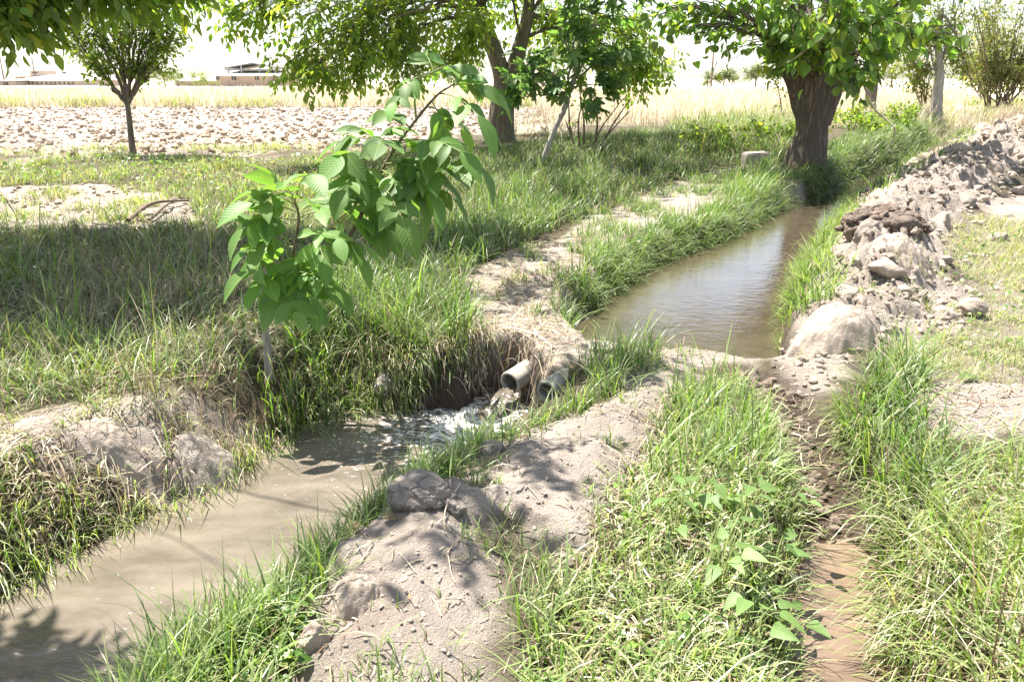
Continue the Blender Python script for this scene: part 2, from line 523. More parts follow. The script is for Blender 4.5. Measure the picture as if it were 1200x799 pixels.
def earth_mat(name, c1, c2, scale=6.0, bump=0.6, crack=0.0, dist=0.03):
    m, nt, out = new_mat(name); N = NT(nt)
    tc = N.n('ShaderNodeNewGeometry')
    pos = tc.outputs['Position']
    n1 = N.noise(pos, scale, 8, 0.68); n2 = N.noise(pos, scale * 9, 4, 0.7)
    r = N.ramp(n1.outputs['Fac'], [(0.3, c1), (0.7, c2)])
    col = N.mix(N.math('MULTIPLY', n2.outputs['Fac'], 0.35), r.outputs[0], tuple(x * 0.6 for x in c1))
    h = N.math('ADD', n1.outputs['Fac'], N.math('MULTIPLY', n2.outputs['Fac'], 0.3))
    if crack:
        v = N.n('ShaderNodeTexVoronoi', Scale=scale * 1.5, _feature='DISTANCE_TO_EDGE')
        N.l(N.mix(0.15, pos, n1.outputs['Color']), v.inputs['Vector'])
        g = N.ramp(v.outputs['Distance'], [(0.0, (0, 0, 0)), (0.06, (1, 1, 1))])
        h = N.math('ADD', h, N.math('MULTIPLY', g.outputs[0], crack))
        col = N.mix(N.math('MULTIPLY', N.math('SUBTRACT', 1.0, g.outputs[0]), 0.6), col, tuple(x * 0.35 for x in c1))
    p = N.n('ShaderNodeBsdfPrincipled', Roughness=0.95)
    p.inputs['Specular IOR Level'].default_value = 0.15
    N.l(col, p.inputs['Base Color'])
    bp = N.n('ShaderNodeBump', Strength=bump, Distance=dist)
    N.l(h, bp.inputs['Height']); N.l(bp.outputs[0], p.inputs['Normal'])
    N.l(p.outputs[0], out.inputs[0])
    return m

def plain_mat(name, col, rough=0.8, var=0.15, scale=8.0, bump=0.2):
    m, nt, out = new_mat(name); N = NT(nt)
    tc = N.n('ShaderNodeTexCoord')
    n1 = N.noise(tc.outputs['Object'], scale, 6, 0.65)
    c = N.ramp(n1.outputs['Fac'], [(0.25, tuple(x * (1 - 2 * var) for x in col)), (0.75, tuple(min(1, x * (1 + var)) for x in col))])
    p = N.n('ShaderNodeBsdfPrincipled', Roughness=rough)
    N.l(c.outputs[0], p.inputs['Base Color'])
    bp = N.n('ShaderNodeBump', Strength=bump, Distance=0.02)
    N.l(n1.outputs['Fac'], bp.inputs['Height']); N.l(bp.outputs[0], p.inputs['Normal'])
    N.l(p.outputs[0], out.inputs[0])
    return m

def ground_mat():
    """Col attribute: R bare soil, G wetness, B wheat/straw cover"""
    m, nt, out = new_mat('ground'); N = NT(nt)
    geo = N.n('ShaderNodeNewGeometry'); pos = geo.outputs['Position']
    a = N.n('ShaderNodeAttribute', _attribute_name='Col')
    sp = N.n('ShaderNodeSeparateColor'); N.l(a.outputs['Color'], sp.inputs[0])
    n1 = N.noise(pos, 2.2, 8, 0.65); n2 = N.noise(pos, 24, 8, 0.75); n3 = N.noise(pos, 110, 3, 0.7)
    soil = N.ramp(n1.outputs['Fac'], [(0.3, (0.27, 0.222, 0.182)), (0.5, (0.36, 0.308, 0.262)), (0.72, (0.46, 0.402, 0.35))])
    soil2 = N.mix(N.math('MULTIPLY', n2.outputs['Fac'], 0.45), soil.outputs[0], (0.24, 0.19, 0.15))
    spk = N.ramp(n3.outputs['Fac'], [(0.56, (0, 0, 0)), (0.72, (1, 1, 1))])
    soil3 = N.mix(N.math('MULTIPLY', spk.outputs[0], 0.35), soil2, (0.55, 0.48, 0.40))
    turf = N.ramp(n2.outputs['Fac'], [(0.3, (0.05, 0.040, 0.024)), (0.6, (0.12, 0.098, 0.06)), (0.8, (0.22, 0.18, 0.115))])
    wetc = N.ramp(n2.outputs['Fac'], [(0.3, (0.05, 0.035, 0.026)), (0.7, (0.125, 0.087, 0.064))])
    wheat = N.ramp(n1.outputs['Fac'], [(0.3, (0.48, 0.41, 0.29)), (0.7, (0.60, 0.53, 0.39))])
    c = N.mix(sp.outputs[0], turf.outputs[0], soil3)
    c = N.mix(sp.outputs[2], c, wheat.outputs[0])
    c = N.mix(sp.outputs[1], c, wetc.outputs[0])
    p = N.n('ShaderNodeBsdfPrincipled')
    p.inputs['Specular IOR Level'].default_value = 0.25
    N.l(c, p.inputs['Base Color'])
    N.l(N.math('SUBTRACT', 0.95, N.math('MULTIPLY', sp.outputs[1], 0.5)), p.inputs['Roughness'])
    h = N.math('ADD', N.math('MULTIPLY', n2.outputs['Fac'], 0.7), N.math('MULTIPLY', n3.outputs['Fac'], 0.35))
    bp = N.n('ShaderNodeBump', Strength=1.0, Distance=0.045)
    N.l(h, bp.inputs['Height']); N.l(bp.outputs[0], p.inputs['Normal'])
    N.l(p.outputs[0], out.inputs[0])
    return m

def water_mat(name, c1, c2, ripple=0.25, scale=9.0, foam=False, rough=0.06, stretch=(1, 1, 1), rot=0.0, ior=1.33):
    """muddy water: opaque silt body under a glossy rippled skin; Col.R = churned foam"""
    m, nt, out = new_mat(name); N = NT(nt)
    geo = N.n('ShaderNodeNewGeometry'); pos = geo.outputs['Position']
    mp = N.n('ShaderNodeMapping'); mp.inputs['Scale'].default_value = stretch; mp.inputs['Rotation'].default_value = (0, 0, rot)
    N.l(pos, mp.inputs[0]); q = mp.outputs[0]
    n0 = N.noise(q, 2.6, 5, 0.6)
    body = N.ramp(n0.outputs['Fac'], [(0.35, c1), (0.65, c2)]).outputs[0]
    n1 = N.noise(q, scale, 3, 0.55); n2 = N.noise(q, scale * 3.7, 3, 0.55)
    h = N.math('ADD', n1.outputs['Fac'], N.math('MULTIPLY', n2.outputs['Fac'], 0.35))
    p = N.n('ShaderNodeBsdfPrincipled', Roughness=rough, IOR=ior)
    if foam:
        a = N.n('ShaderNodeAttribute', _attribute_name='Col')
        sp = N.n('ShaderNodeSeparateColor'); N.l(a.outputs['Color'], sp.inputs[0])
        fn = N.noise(q, 16, 7, 0.75); fn2 = N.noise(q, 95, 2, 0.6)
        dst = N.mix(0.35, q, N.noise(q, 5, 3).outputs['Color'])
        vo = N.n('ShaderNodeTexVoronoi', Scale=9.0, _feature='DISTANCE_TO_EDGE'); N.l(dst, vo.inputs['Vector'])
        lace = N.ramp(vo.outputs['Distance'], [(0.0, (1, 1, 1)), (0.09, (0, 0, 0))])
        f = N.math('ADD', N.math('MULTIPLY', fn.outputs['Fac'], 0.75), N.math('MULTIPLY', lace.outputs[0], 0.22))
        f = N.math('ADD', f, N.math('MULTIPLY', sp.outputs[0], 0.42))
        f = N.math('ADD', f, N.math('MULTIPLY', fn2.outputs['Fac'], 0.35))
        fm = N.ramp(f, [(0.90, (0, 0, 0)), (1.04, (1, 1, 1))]).outputs[0]
        body = N.mix(fm, body, (0.78, 0.74, 0.68))
        N.l(N.math('ADD', N.math('MULTIPLY', fm, 0.5), rough), p.inputs['Roughness'])
        h = N.math('ADD', h, N.math('MULTIPLY', fm, 0.6))
    N.l(body, p.inputs['Base Color'])
    bp = N.n('ShaderNodeBump', Strength=ripple, Distance=0.05)
    N.l(h, bp.inputs['Height']); N.l(bp.outputs[0], p.inputs['Normal'])
    N.l(p.outputs[0], out.inputs[0])
    return m

M = dict(
    ground=ground_mat(),
    ploughed=earth_mat('ploughed_clay', (0.33, 0.25, 0.185), (0.47, 0.38, 0.30), 7, 0.8),
    clod=earth_mat('dry_clay', (0.30, 0.24, 0.19), (0.44, 0.37, 0.305), 7, 0.8),
    mound=earth_mat('crumbly_clay', (0.26, 0.22, 0.185), (0.38, 0.33, 0.285), 13, 1.0),
    darkclod=earth_mat('dark_clay', (0.13, 0.098, 0.078), (0.235, 0.185, 0.15), 8, 0.8),
    stone=earth_mat('field_stone', (0.24, 0.21, 0.19), (0.40, 0.36, 0.33), 5, 0.6, 0.0, 0.02),
    concrete=earth_mat('pipe_concrete', (0.28, 0.26, 0.215), (0.42, 0.40, 0.34), 18, 0.4, 0.0, 0.008),
    grass=leaf_mat('grass_blade', 0.38, 0.38, False, 0.45),
    dry=leaf_mat('dry_straw', 0.25, 0.65, False, 0.25, (1.25, 1.2, 1.1)),
    leaf=leaf_mat('tree_leaf', 0.6, 0.42, False, 0.5),
    bigleaf=leaf_mat('walnut_leaflet', 0.45, 0.52, True, 0.4),
    weed=leaf_mat('weed_leaf', 0.35, 0.5, True, 0.35),
    bark=bark_mat('mulberry_bark', (0.095, 0.068, 0.052), (0.25, 0.195, 0.155), 9, 0.2, 1.0),
    barkgrey=bark_mat('grey_bark', (0.16, 0.125, 0.095), (0.30, 0.25, 0.20), 11, 0.35, 0.8),
    barkpale=bark_mat('pale_bark', (0.34, 0.30, 0.26), (0.50, 0.46, 0.41), 14, 0.35, 0.4),
    twig=plain_mat('twig_bark', (0.16, 0.115, 0.08), 0.85),
    twigpale=plain_mat('dry_twig', (0.48, 0.40, 0.29), 0.85),
    greenstem=plain_mat('green_stem', (0.22, 0.26, 0.08), 0.6),
    stream=water_mat('stream_water', (0.105, 0.086, 0.067), (0.175, 0.146, 0.115), 0.32, 6, True, 0.08, (1.0, 2.2, 1), R(-42)),
    pond=water_mat('pond_water', (0.055, 0.042, 0.029), (0.08, 0.061, 0.042), 0.065, 9, False, 0.03, (1.0, 1.3, 1), R(20), 2.0),
    puddle=water_mat('puddle_water', (0.12, 0.082, 0.06), (0.18, 0.128, 0.094), 0.05, 6, False, 0.05),
)
# ------------------------------------------------------------------ ground sheet
def axis(lo_far, lo_fine, hi_fine, hi_far, fine, mids):
    a = list(np.arange(lo_fine, hi_fine, fine))
    x = hi_fine; s = fine
    for lim, st in mids:
        while x < lim:
            a.append(x); s = min(st, s * 1.06); x += s
    while x < hi_far:
        a.append(x); s *= 1.13; x += s
    a.append(hi_far)
    x = lo_fine; s = fine; b = []
    for lim, st in mids:
        while x > -lim and x > lo_far:
            s = min(st, s * 1.06); x -= s; b.append(x)
    while x > lo_far:
        s *= 1.13; x -= s; b.append(x)
    return np.array(sorted(b) + a)

gx = axis(-900, -2.6, 4.0, 900, 0.024, [(12, 0.06), (22, 0.16)])
gy = np.concatenate([np.arange(-8, 0.4, 0.4), np.arange(0.4, 1.4, 0.1), np.arange(1.4, 6.6, 0.024), axis(6.6, 6.6, 6.7, 1500, 0.028, [(18, 0.05), (42, 0.16)])])
gy = np.unique(np.round(gy, 4))
GX, GY = np.meshgrid(gx, gy)
gz, gm = terrain(GX.ravel(), GY.ravel())
nx, ny = len(gx), len(gy)
ii = (np.arange(ny - 1)[:, None] * nx + np.arange(nx - 1)[None, :]).ravel()
quads = np.stack([ii, ii + 1, ii + nx + 1, ii + nx], -1)
soilm = np.maximum(gm['soil'], gm['plough'])
SWARD = poly([(1070, 300), (1130, 262), (1400, 190), (1400, 470), (1100, 462), (1010, 445), (1060, 405), (1150, 350)])
sw = poly_sdf(GX.ravel(), GY.ravel(), SWARD, 1.0)
soilm = np.maximum(soilm, .62 * smooth(.25, -.25, sw))
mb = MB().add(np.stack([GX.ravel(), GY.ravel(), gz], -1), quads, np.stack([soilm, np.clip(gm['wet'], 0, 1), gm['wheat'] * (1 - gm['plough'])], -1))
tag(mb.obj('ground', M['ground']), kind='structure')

def hz(x, y):
    return terrain(np.atleast_1d(np.asarray(x, float)), np.atleast_1d(np.asarray(y, float)))[0]
def hz1(x, y): return float(hz(x, y)[0])

# ------------------------------------------------------------------ water
def water_sheet(name, P, z, mat, step, grow, zf=None, colf=None):
    x0, y0 = P.min(0) - grow; x1, y1 = P.max(0) + grow
    xs = np.arange(x0, x1, step); ys = np.arange(y0, y1, step)
    X, Y = np.meshgrid(xs, ys); X = X.ravel(); Y = Y.ravel()
    s = poly_sdf(X, Y, P)
    Z = np.full(X.shape, z) if zf is None else zf(X, Y)
    nx, ny = len(xs), len(ys)
    i = (np.arange(ny - 1)[:, None] * nx + np.arange(nx - 1)[None, :]).ravel()
    q = np.stack([i, i + 1, i + nx + 1, i + nx], -1)
    q = q[(s[q] < grow).all(1)]
    used = np.unique(q); re = np.full(len(X), -1); re[used] = np.arange(len(used))
    col = np.zeros((len(used), 3)) if colf is None else colf(X[used], Y[used])
    m = MB().add(np.stack([X, Y, Z], -1)[used], re[q], col)
    return tag(m.obj(name, mat), kind='structure')

def churn(x, y):
    d = np.hypot(x - MOUTH1[0] + 0.25, y - MOUTH1[1] + 0.22)
    return 0.42 * np.exp(-(d / 0.5) ** 2) + 0.52 * np.exp(-(d / 1.25) ** 2)
def zstream(x, y):
    c = churn(x, y)
    return ZL + 0.004 * fbm(x * 5, y * 5, 3, 91) + 0.022 * c * fbm(x * 9, y * 9, 4, 92) + 0.02 * np.exp(-(np.hypot(x - MOUTH1[0], y - MOUTH1[1]) / 0.2) ** 2)
water_sheet('stream_water', LOWER, ZL, M['stream'], 0.02, 0.16, zstream, lambda x, y: np.stack([churn(x, y)] * 3, -1))
water_sheet('pond_water', UPPER, ZU, M['pond'], 0.06, 0.30)
water_sheet('puddle_water', PUDDLE, ZP, M['puddle'], 0.03, 0.16)

# ------------------------------------------------------------------ culvert pipes
AX = unit(np.array([-0.60, -0.79, -0.12]))
def pipe(mouth, r, length, label):
    o = empty('concrete_pipe', mouth, label, 'pipe')
    back = mouth - AX * length
    sides = 40
    th = np.arange(sides) * 2 * math.pi / sides
    N = unit(np.cross(AX, [0, 0, 1])); B = np.cross(AX, N)
    rings = [(back, r), (mouth - AX * 0.06, r), (mouth - AX * 0.012, r * 1.015), (mouth, r * 0.985), (mouth, r * 0.80), (mouth - AX * 0.02, r * 0.77), (back, r * 0.77)]
    V = []
    for c, rr in rings:
        wob = rr * (1 + 0.012 * np.sin(th * 3 + rr * 60) + 0.01 * np.sin(th * 7))
        V.append(c + N[None] * (np.cos(th) * wob)[:, None] + B[None] * (np.sin(th) * wob)[:, None])
    V = np.concatenate(V)
    i = np.arange(len(rings) - 1)[:, None] * sides; j = np.arange(sides)[None]; k = (j + 1) % sides
    Q = np.stack([i + j, i + k, i + sides + k, i + sides + j], -1).reshape(-1, 4)
    MB().add(V, Q).obj('pipe_wall', M['concrete'], o)
    return o
pipe(MOUTH1, 0.074, 0.45, 'concrete culvert pipe pouring water into the muddy stream')
pipe(MOUTH2, 0.072, 0.42, 'dry concrete culvert pipe end poking out of grass, right of the flowing pipe')

# water chute from the first pipe
ch = []
n = 14
for t in np.linspace(-0.35, 1, n):
    p = MOUTH1 + AX * 0.34 * t + np.array([0, 0, -0.030 - 0.15 * max(t, 0) ** 1.6])
    side = unit(np.cross(AX, [0, 0, 1])); w = 0.046 + 0.06 * max(t, 0)
    for s in np.linspace(-1, 1, 9):
        ch.append(p + side * w * s + np.array([0, 0, -0.014 * s * s + 0.008 * math.sin(7 * s + 9 * t) * (t > -0.1)]))
ch = np.array(ch)
i = (np.arange(n - 1)[:, None] * 9 + np.arange(8)[None]).ravel()
tag(MB().add(ch, np.stack([i, i + 1, i + 10, i + 9], -1), np.full((len(ch), 3), 0.25)).obj('water_chute', M['stream']), kind='structure')

# ------------------------------------------------------------------ rocks, mounds, clods
def ico(sub):
    import bmesh
    bm = bmesh.new(); bmesh.ops.create_icosphere(bm, subdivisions=sub, radius=1.0)
    v = np.array([x.co[:] for x in bm.verts]); f = np.array([[q.index for q in p.verts] for p in bm.faces]); bm.free()
    return v, f
ICO = {k: ico(k) for k in (1, 2, 3, 4, 5, 6)}
def lump(sub, seed, rough=0.3, freq=1.3, chunk=0.0):
    v, f = ICO[sub]
    d = fbm3(v * freq + seed * 7.7, 4, seed)
    r = 1 + rough * d
    if chunk:
        q = v * 2.3 + seed
        e1, e2, ev = worley(q[:, 0] + 0.7 * q[:, 2], q[:, 1] - 0.5 * q[:, 2], seed)
        r = r + chunk * (ev - 0.5) * smooth(0, 0.3, e2 - e1) - chunk * 0.4 * (1 - smooth(0, 0.12, e2 - e1))
    r = r * (1 + 0.035 * billow3(v * 7 + seed) + 0.02 * noise3(v * 19, seed))
    return v * r[:, None], f
def billow3(p):
    return np.abs(noise3(p, 3)) * 2 + np.abs(noise3(p * 2.1, 8))
def chunk(sub, seed, planes=11, rough=0.10):
    r_ = np.random.default_rng(seed)
    v, f = ICO[sub]
    nn = unit(r_.normal(size=(planes, 3))); dd = r_.uniform(.55, .95, planes)
    dot = v @ nn.T
    r = np.where(dot > .08, dd / np.maximum(dot, .08), 9).min(1)
    r = np.minimum(r, 1.15) * (1 + rough * fbm3(v * 3.1 + seed, 3, seed))
    return v * r[:, None], f
def rock(name, px, py, size, mat, label, cat, seed, z=None, sub=4, rough=0.3, chunk=0.0, sink=0.25, rz=0.0, group=None, freq=1.3):
    x, y = at(px, py, z) if z is not None else atg(px, py)
    zz = hz1(x, y) if z is None else z
    v, f = lump(sub, seed, rough, freq, chunk) if freq else globals()['chunk'](sub, seed, 10, rough)
    v = v * np.array(size)
    c, s = math.cos(rz), math.sin(rz)
    v = np.stack([v[:, 0] * c - v[:, 1] * s, v[:, 0] * s + v[:, 1] * c, v[:, 2]], -1)
    zz = zz + size[2] * (1 - 2 * sink)
    m = MB().add(v, f)
    o = m.obj(name, mat); o.location = (x, y, zz)
    return tag(o, label, cat, group)

rock('earth_clod', 492, 620, (0.125, 0.10, 0.08), M['mound'], 'large cracked grey clod on the stream edge of the bare foreground bank', 'clod', 15, sub=6, rough=0.16, chunk=0.22, sink=0.3, rz=0.4)
rock('earth_clod', 532, 626, (0.045, 0.04, 0.04), M['mound'], 'small grey clod broken off beside the large cracked clod', 'clod', 17, sub=5, rough=0.16, freq=0, sink=0.3)
rock('earth_clod', 372, 770, (0.055, 0.05, 0.06), M['clod'], 'pale angular clod in grass at the lower left of the bare bank', 'clod', 21, sub=5, rough=0.16, freq=0, sink=0.42)
rock('earth_clod', 300, 795, (0.05, 0.045, 0.04), M['mound'], 'small grey clod in grass at the bottom edge of the photo', 'clod', 24, sub=5, rough=0.16, freq=0, sink=0.42)
rock('earth_clod', 575, 540, (0.06, 0.05, 0.045), M['mound'], 'rounded pale clod on the bank edge in front of the pipes', 'clod', 25, sub=4, rough=0.2, chunk=0.12, sink=0.25)
rock('stone', 458, 470, (0.15, 0.11, 0.10), M['stone'], 'grey brown boulder at the water line left of the pipe', 'stone', 27, z=-0.36, sub=5, rough=0.12, sink=0.12, freq=0)
rock('stone', 521, 440, (0.075, 0.06, 0.085), M['stone'], 'small upright grey stone in grass left of the pipe mouth', 'stone', 28, sub=5, rough=0.12, sink=0.3, freq=0)
rock('stone', 705, 412, (0.11, 0.08, 0.06), M['stone'], 'flat pale stone on the dam above the second pipe', 'stone', 30, sub=5, rough=0.12, sink=0.25, freq=0)
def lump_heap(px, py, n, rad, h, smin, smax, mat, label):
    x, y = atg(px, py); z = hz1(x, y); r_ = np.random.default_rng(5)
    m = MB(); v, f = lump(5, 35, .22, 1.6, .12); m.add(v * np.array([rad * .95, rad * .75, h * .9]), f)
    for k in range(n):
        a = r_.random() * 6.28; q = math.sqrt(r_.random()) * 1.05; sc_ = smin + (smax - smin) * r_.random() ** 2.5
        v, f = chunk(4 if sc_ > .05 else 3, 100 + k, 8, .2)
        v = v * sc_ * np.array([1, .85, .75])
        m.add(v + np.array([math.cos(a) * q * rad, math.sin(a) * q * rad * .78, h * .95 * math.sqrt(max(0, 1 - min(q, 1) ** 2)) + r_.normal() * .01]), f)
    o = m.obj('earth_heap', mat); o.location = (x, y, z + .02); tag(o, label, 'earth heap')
lump_heap(1028, 316, 420, .36, .19, .012, .05, M['darkclod'], 'dark crumbly heap of earth on the right bank of the pond')  # heap takes the darker clay colour over its whole surface
rock('earth_clod', 1135, 372, (0.10, 0.08, 0.07), M['clod'], 'pale clod at the grass edge of the scattered spoil, right of the humps', 'clod', 36, sub=4, rough=0.2, chunk=0.15, sink=0.2)

def earth_dome(name, px, py, rx, ry, h, mat, label, cat, seed, rz=0.0, power=2.3, crumble=.010, lift=0.0):
    cx, cy = at(px, py, 0.0)
    n = 90
    g = np.linspace(-1.15, 1.15, n); U, Vv = np.meshgrid(g, g); U = U.ravel(); Vv = Vv.ravel()
    c, s_ = math.cos(rz), math.sin(rz)
    X = cx + c * U * rx - s_ * Vv * ry; Y = cy + s_ * U * rx + c * Vv * ry
    r = np.hypot(U, Vv) * (1 + .22 * fbm(U * 1.3 + seed, Vv * 1.3, 3, seed))
    prof = np.clip(1 - r ** power, -.25, 1)
    e1, e2, ev = worley(X * 9 + seed, Y * 9, seed)
    bl = .10
    zt = sum(hz(X + bl * a_ * math.cos(k_), Y + bl * a_ * math.sin(k_)) for a_ in (.5, 1.2, 1.9) for k_ in np.arange(6) * math.pi / 3 + a_) / 18
    n_ = fbm(X * 7, Y * 7, 4, seed)
    Z = zt + h * np.where(prof > 0, prof ** .85, prof) * (1 + .12 * n_ + .07 * ev * smooth(0, .4, e2 - e1)) + crumble * billow(X * 26, Y * 26, 3, seed + 2) - .012
    i = (np.arange(n - 1)[:, None] * n + np.arange(n - 1)[None]).ravel()
    q = np.stack([i, i + 1, i + n + 1, i + n], -1); q = q[(r[q] < 1.12).all(1)]
    used = np.unique(q); re_ = np.full(len(X), -1); re_[used] = np.arange(len(used))
    o = MB().add(np.stack([X - cx, Y - cy, Z], -1)[used], re_[q]).obj(name, mat); o.location = (cx, cy, 0)
    return tag(o, label, cat)
earth_dome('earth_mound', 238, 487, .205, .20, .17, M['mound'], 'round grey crumbly earth mound on the left stream bank below the sapling', 'earth mound', 3)
earth_dome('earth_mound', 128, 502, .17, .11, .085, M['clod'], 'low pale flattened earth lump on the left bank, left of the round mound', 'earth mound', 5, -.1)
earth_dome('earth_mound', 44, 508, .14, .10, .075, M['clod'], 'leftmost low lump of dry earth on the left stream bank', 'earth mound', 9)
earth_dome('earth_mound', 965, 414, .30, .25, .17, M['clod'], 'large smooth rounded earth hump at the right end of the dam beside the pond', 'earth mound', 12, .15, 3.0, .008)
earth_dome('earth_mound', 1042, 350, .28, .24, .15, M['clod'], 'pale smooth hump of spoil in front of the dark heap on the right bank', 'earth mound', 33)
earth_dome('earth_clod', 408, 672, .10, .08, .065, M['mound'], 'grey clod at the bank edge above foreground stream grass', 'clod', 18)
earth_dome('earth_clod', 418, 722, .09, .085, .07, M['clod'], 'pale crumbling clod below the dead leaves at the bank edge', 'clod', 22)
# squared stone by the big tree
def block(px, py, sx, sy, sz, label):
    import bmesh
    x, y = atg(px, py)
    bm = bmesh.new(); bmesh.ops.create_cube(bm, size=1.0)
    for v in bm.verts: v.co = Vector((v.co.x * sx, v.co.y * sy, v.co.z * sz))
    bmesh.ops.bevel(bm, geom=bm.edges[:], offset=0.025, segments=2, affect='EDGES')
    bmesh.ops.subdivide_edges(bm, edges=bm.edges[:], cuts=3, use_grid_fill=True)
    vv = np.array([v.co[:] for v in bm.verts]); nn = 0.05 * fbm3(vv * 5, 3, 4)
    for v, k in zip(bm.verts, nn): v.co *= (1 + k)
    me = bpy.data.meshes.new('stone_block'); bm.to_mesh(me); bm.free()
    me.materials.append(M['stone'])
    o = bpy.data.objects.new('stone_block', me); COL.objects.link(o)
    o.location = (x, y, hz1(x, y) + sz * 0.32); o.rotation_euler = (0.03, -0.05, 0.15)
    tag(o, label, 'stone')
block(885, 191, 0.46, 0.3, 0.24, 'squared pale stone block lying on the bank left of the big tree')

# individual clods on the spoil ridge
cl_meshes = []
for k in range(9):
    v, f = chunk(4, 60 + k, 9, .16)
    v = v * np.array([1.0, 0.8, 0.68])
    me = MB().add(v, f).mesh('earth_clod', M['clod'] if k % 3 else M['mound'])
    cl_meshes.append(me)
rs = np.random.default_rng(11)
cum = np.concatenate([[0], np.cumsum(np.hypot(*(RIDGE[1:] - RIDGE[:-1]).T))])
protos = [bpy.data.objects.new('earth_clod', me) for me in cl_meshes]
for k in range(170):
    t = rs.random() ** 1.15 * cum[-1] * 0.9
    i = min(np.searchsorted(cum, t) - 1, len(RIDGE) - 2); i = max(i, 0)
    q = RIDGE[i] + (RIDGE[i + 1] - RIDGE[i]) * (t - cum[i]) / (cum[i + 1] - cum[i])
    tr = t / cum[-1]
    dvec = unit(RIDGE[i + 1] - RIDGE[i]); nv = np.array([-dvec[1], dvec[0]])
    q = q + nv * rs.normal() * (0.33 + 0.35 * tr)
    z, mm = terrain(np.array([q[0]]), np.array([q[1]]))
    if mm['su'][0] < 0.25: continue
    s = (0.045 + 0.095 * rs.random() ** 2.5) * (1 + 1.0 * tr)
    o = protos[k] if k < 9 else protos[k % 9].copy()
    COL.objects.link(o)
    o.location = (q[0], q[1], float(z[0]) - s * 0.08); o.scale = (s, s, s * (0.8 + 0.4 * rs.random()))
    o.rotation_euler = (rs.normal() * 0.4, rs.normal() * 0.4, rs.random() * 6.28)
    tag(o, 'dry grey brown earth clod lying on the spoil ridge along the right bank', 'clod', 'clods on the spoil ridge')

# crumbs and clods nobody could count
def scatter_lumps(name, X, Y, S, mat, sub=1, lift=0.3, kind='stuff', squash=0.7):
    v0, f0 = ICO[sub]
    n = len(X)
    Z = hz(X, Y)
    m = MB()
    a = rng.random(n) * 6.28
    D = np.stack([np.cos(a), np.sin(a), rng.normal(size=n) * 0.25], -1)
    Nn = unit(np.stack([rng.normal(size=n) * .3, rng.normal(size=n) * .3, np.ones(n)], -1))
    groups = np.array_split(np.arange(n), 8)
    for g, idx in enumerate(groups):
        if not len(idx): continue
        vv = chunk(sub, g + 40, 8, .15)[0] if sub > 1 else v0 * (1 + 0.8 * fbm3(v0 * 1.3 + g * 3.1, 2, g + 3))[:, None]
        instance(m, vv, [f0], np.zeros((len(vv), 2)), np.stack([X, Y, Z + S * lift], -1)[idx], D[idx], Nn[idx], S[idx] * rng.uniform(.7, 1.2, len(idx)), S[idx], S[idx] * squash, np.full((len(idx), 3), .5))
    return tag(m.obj(name, mat, smooth_=False), kind=kind)

def sample_poly(P, n, seed=None):
    P = np.asarray(P); lo = P.min(0); hi = P.max(0); out = []
    tot = 0
    r = rng
    while tot < n:
        q = lo + (hi - lo) * r.random((n * 2, 2))
        s = poly_sdf(q[:, 0], q[:, 1], P)
        q = q[s < 0]; out.append(q); tot += len(q)
    return np.concatenate(out)[:n]

def area(P):
    x, y = np.asarray(P).T
    return abs(np.dot(x, np.roll(y, 1)) - np.dot(y, np.roll(x, 1))) / 2

# ploughed field clods (nearer ones smaller and denser)
q = np.stack([rng.uniform(-34, 2, 36000), 15.0 + 27 * rng.random(36000) ** 1.2], -1)
_, mm = terrain(q[:, 0], q[:, 1])
q = q[(mm['plough'] > 0.5) & (np.abs(q[:, 0]) < q[:, 1] * 0.75 + 1)]
scatter_lumps('ploughed_soil', q[:, 0], q[:, 1], 0.010 + 0.085 * rng.random(len(q)) ** 6, M['ploughed'], 1, 0.25, 'stuff', .9)
# ridge crumbs
t = rng.random(7000)
qi = np.stack([np.interp(t * cum[-1], cum, RIDGE[:, 0]), np.interp(t * cum[-1], cum, RIDGE[:, 1])], -1) + rng.normal(size=(7000, 2)) * (0.32 + 0.35 * t[:, None])
_, mm = terrain(qi[:, 0], qi[:, 1]); k = (mm['su'] > 0.25)
qi = qi[k]; t = t[k]
q2 = np.concatenate([sample_poly(SOILS['right'], 1800), sample_poly(SOILS['patch'], 700)])
XX = np.concatenate([qi[:, 0], q2[:, 0]]); YY = np.concatenate([qi[:, 1], q2[:, 1]])
SS = np.concatenate([(0.006 + 0.04 * rng.random(len(t)) ** 5) * (1 + 1.3 * t), np.concatenate([0.003 + 0.030 * rng.random(1800) ** 8, 0.008 + 0.055 * rng.random(700) ** 4])])
scatter_lumps('earth_crumbs', XX, YY, SS, M['clod'], 2, 0.15)
# fine grit on bare soil
q = np.concatenate([sample_poly(SPIT, 5200), sample_poly(SOILS['dam'], 700), sample_poly(SOILS['path'], 900), sample_poly(SOILS['strip'], 900), sample_poly(SOILS['bank'], 700), sample_poly(SOILS['mounds'], 700)])
_, mm = terrain(q[:, 0], q[:, 1]); q = q[(mm['soil'] > .4) & (mm['sl'] > .12) & (mm['su'] > .12)]
scatter_lumps('soil_grit', q[:, 0], q[:, 1], 0.0010 + 0.009 * rng.random(len(q)) ** 7, M['clod'], 2, 0.1)
tq = rng.random(1500)
cd = np.concatenate([[0], np.cumsum(np.hypot(*(DITCH[1:] - DITCH[:-1]).T))])
q = np.stack([np.interp(tq * cd[-1] * .66, cd, DITCH[:, 0]), np.interp(tq * cd[-1] * .66, cd, DITCH[:, 1])], -1) + rng.normal(size=(1500, 2)) * 0.10
scatter_lumps('wet_soil_crumbs', q[:, 0], q[:, 1], 0.003 + 0.025 * rng.random(1500) ** 6, M['darkclod'], 2, 0.15)

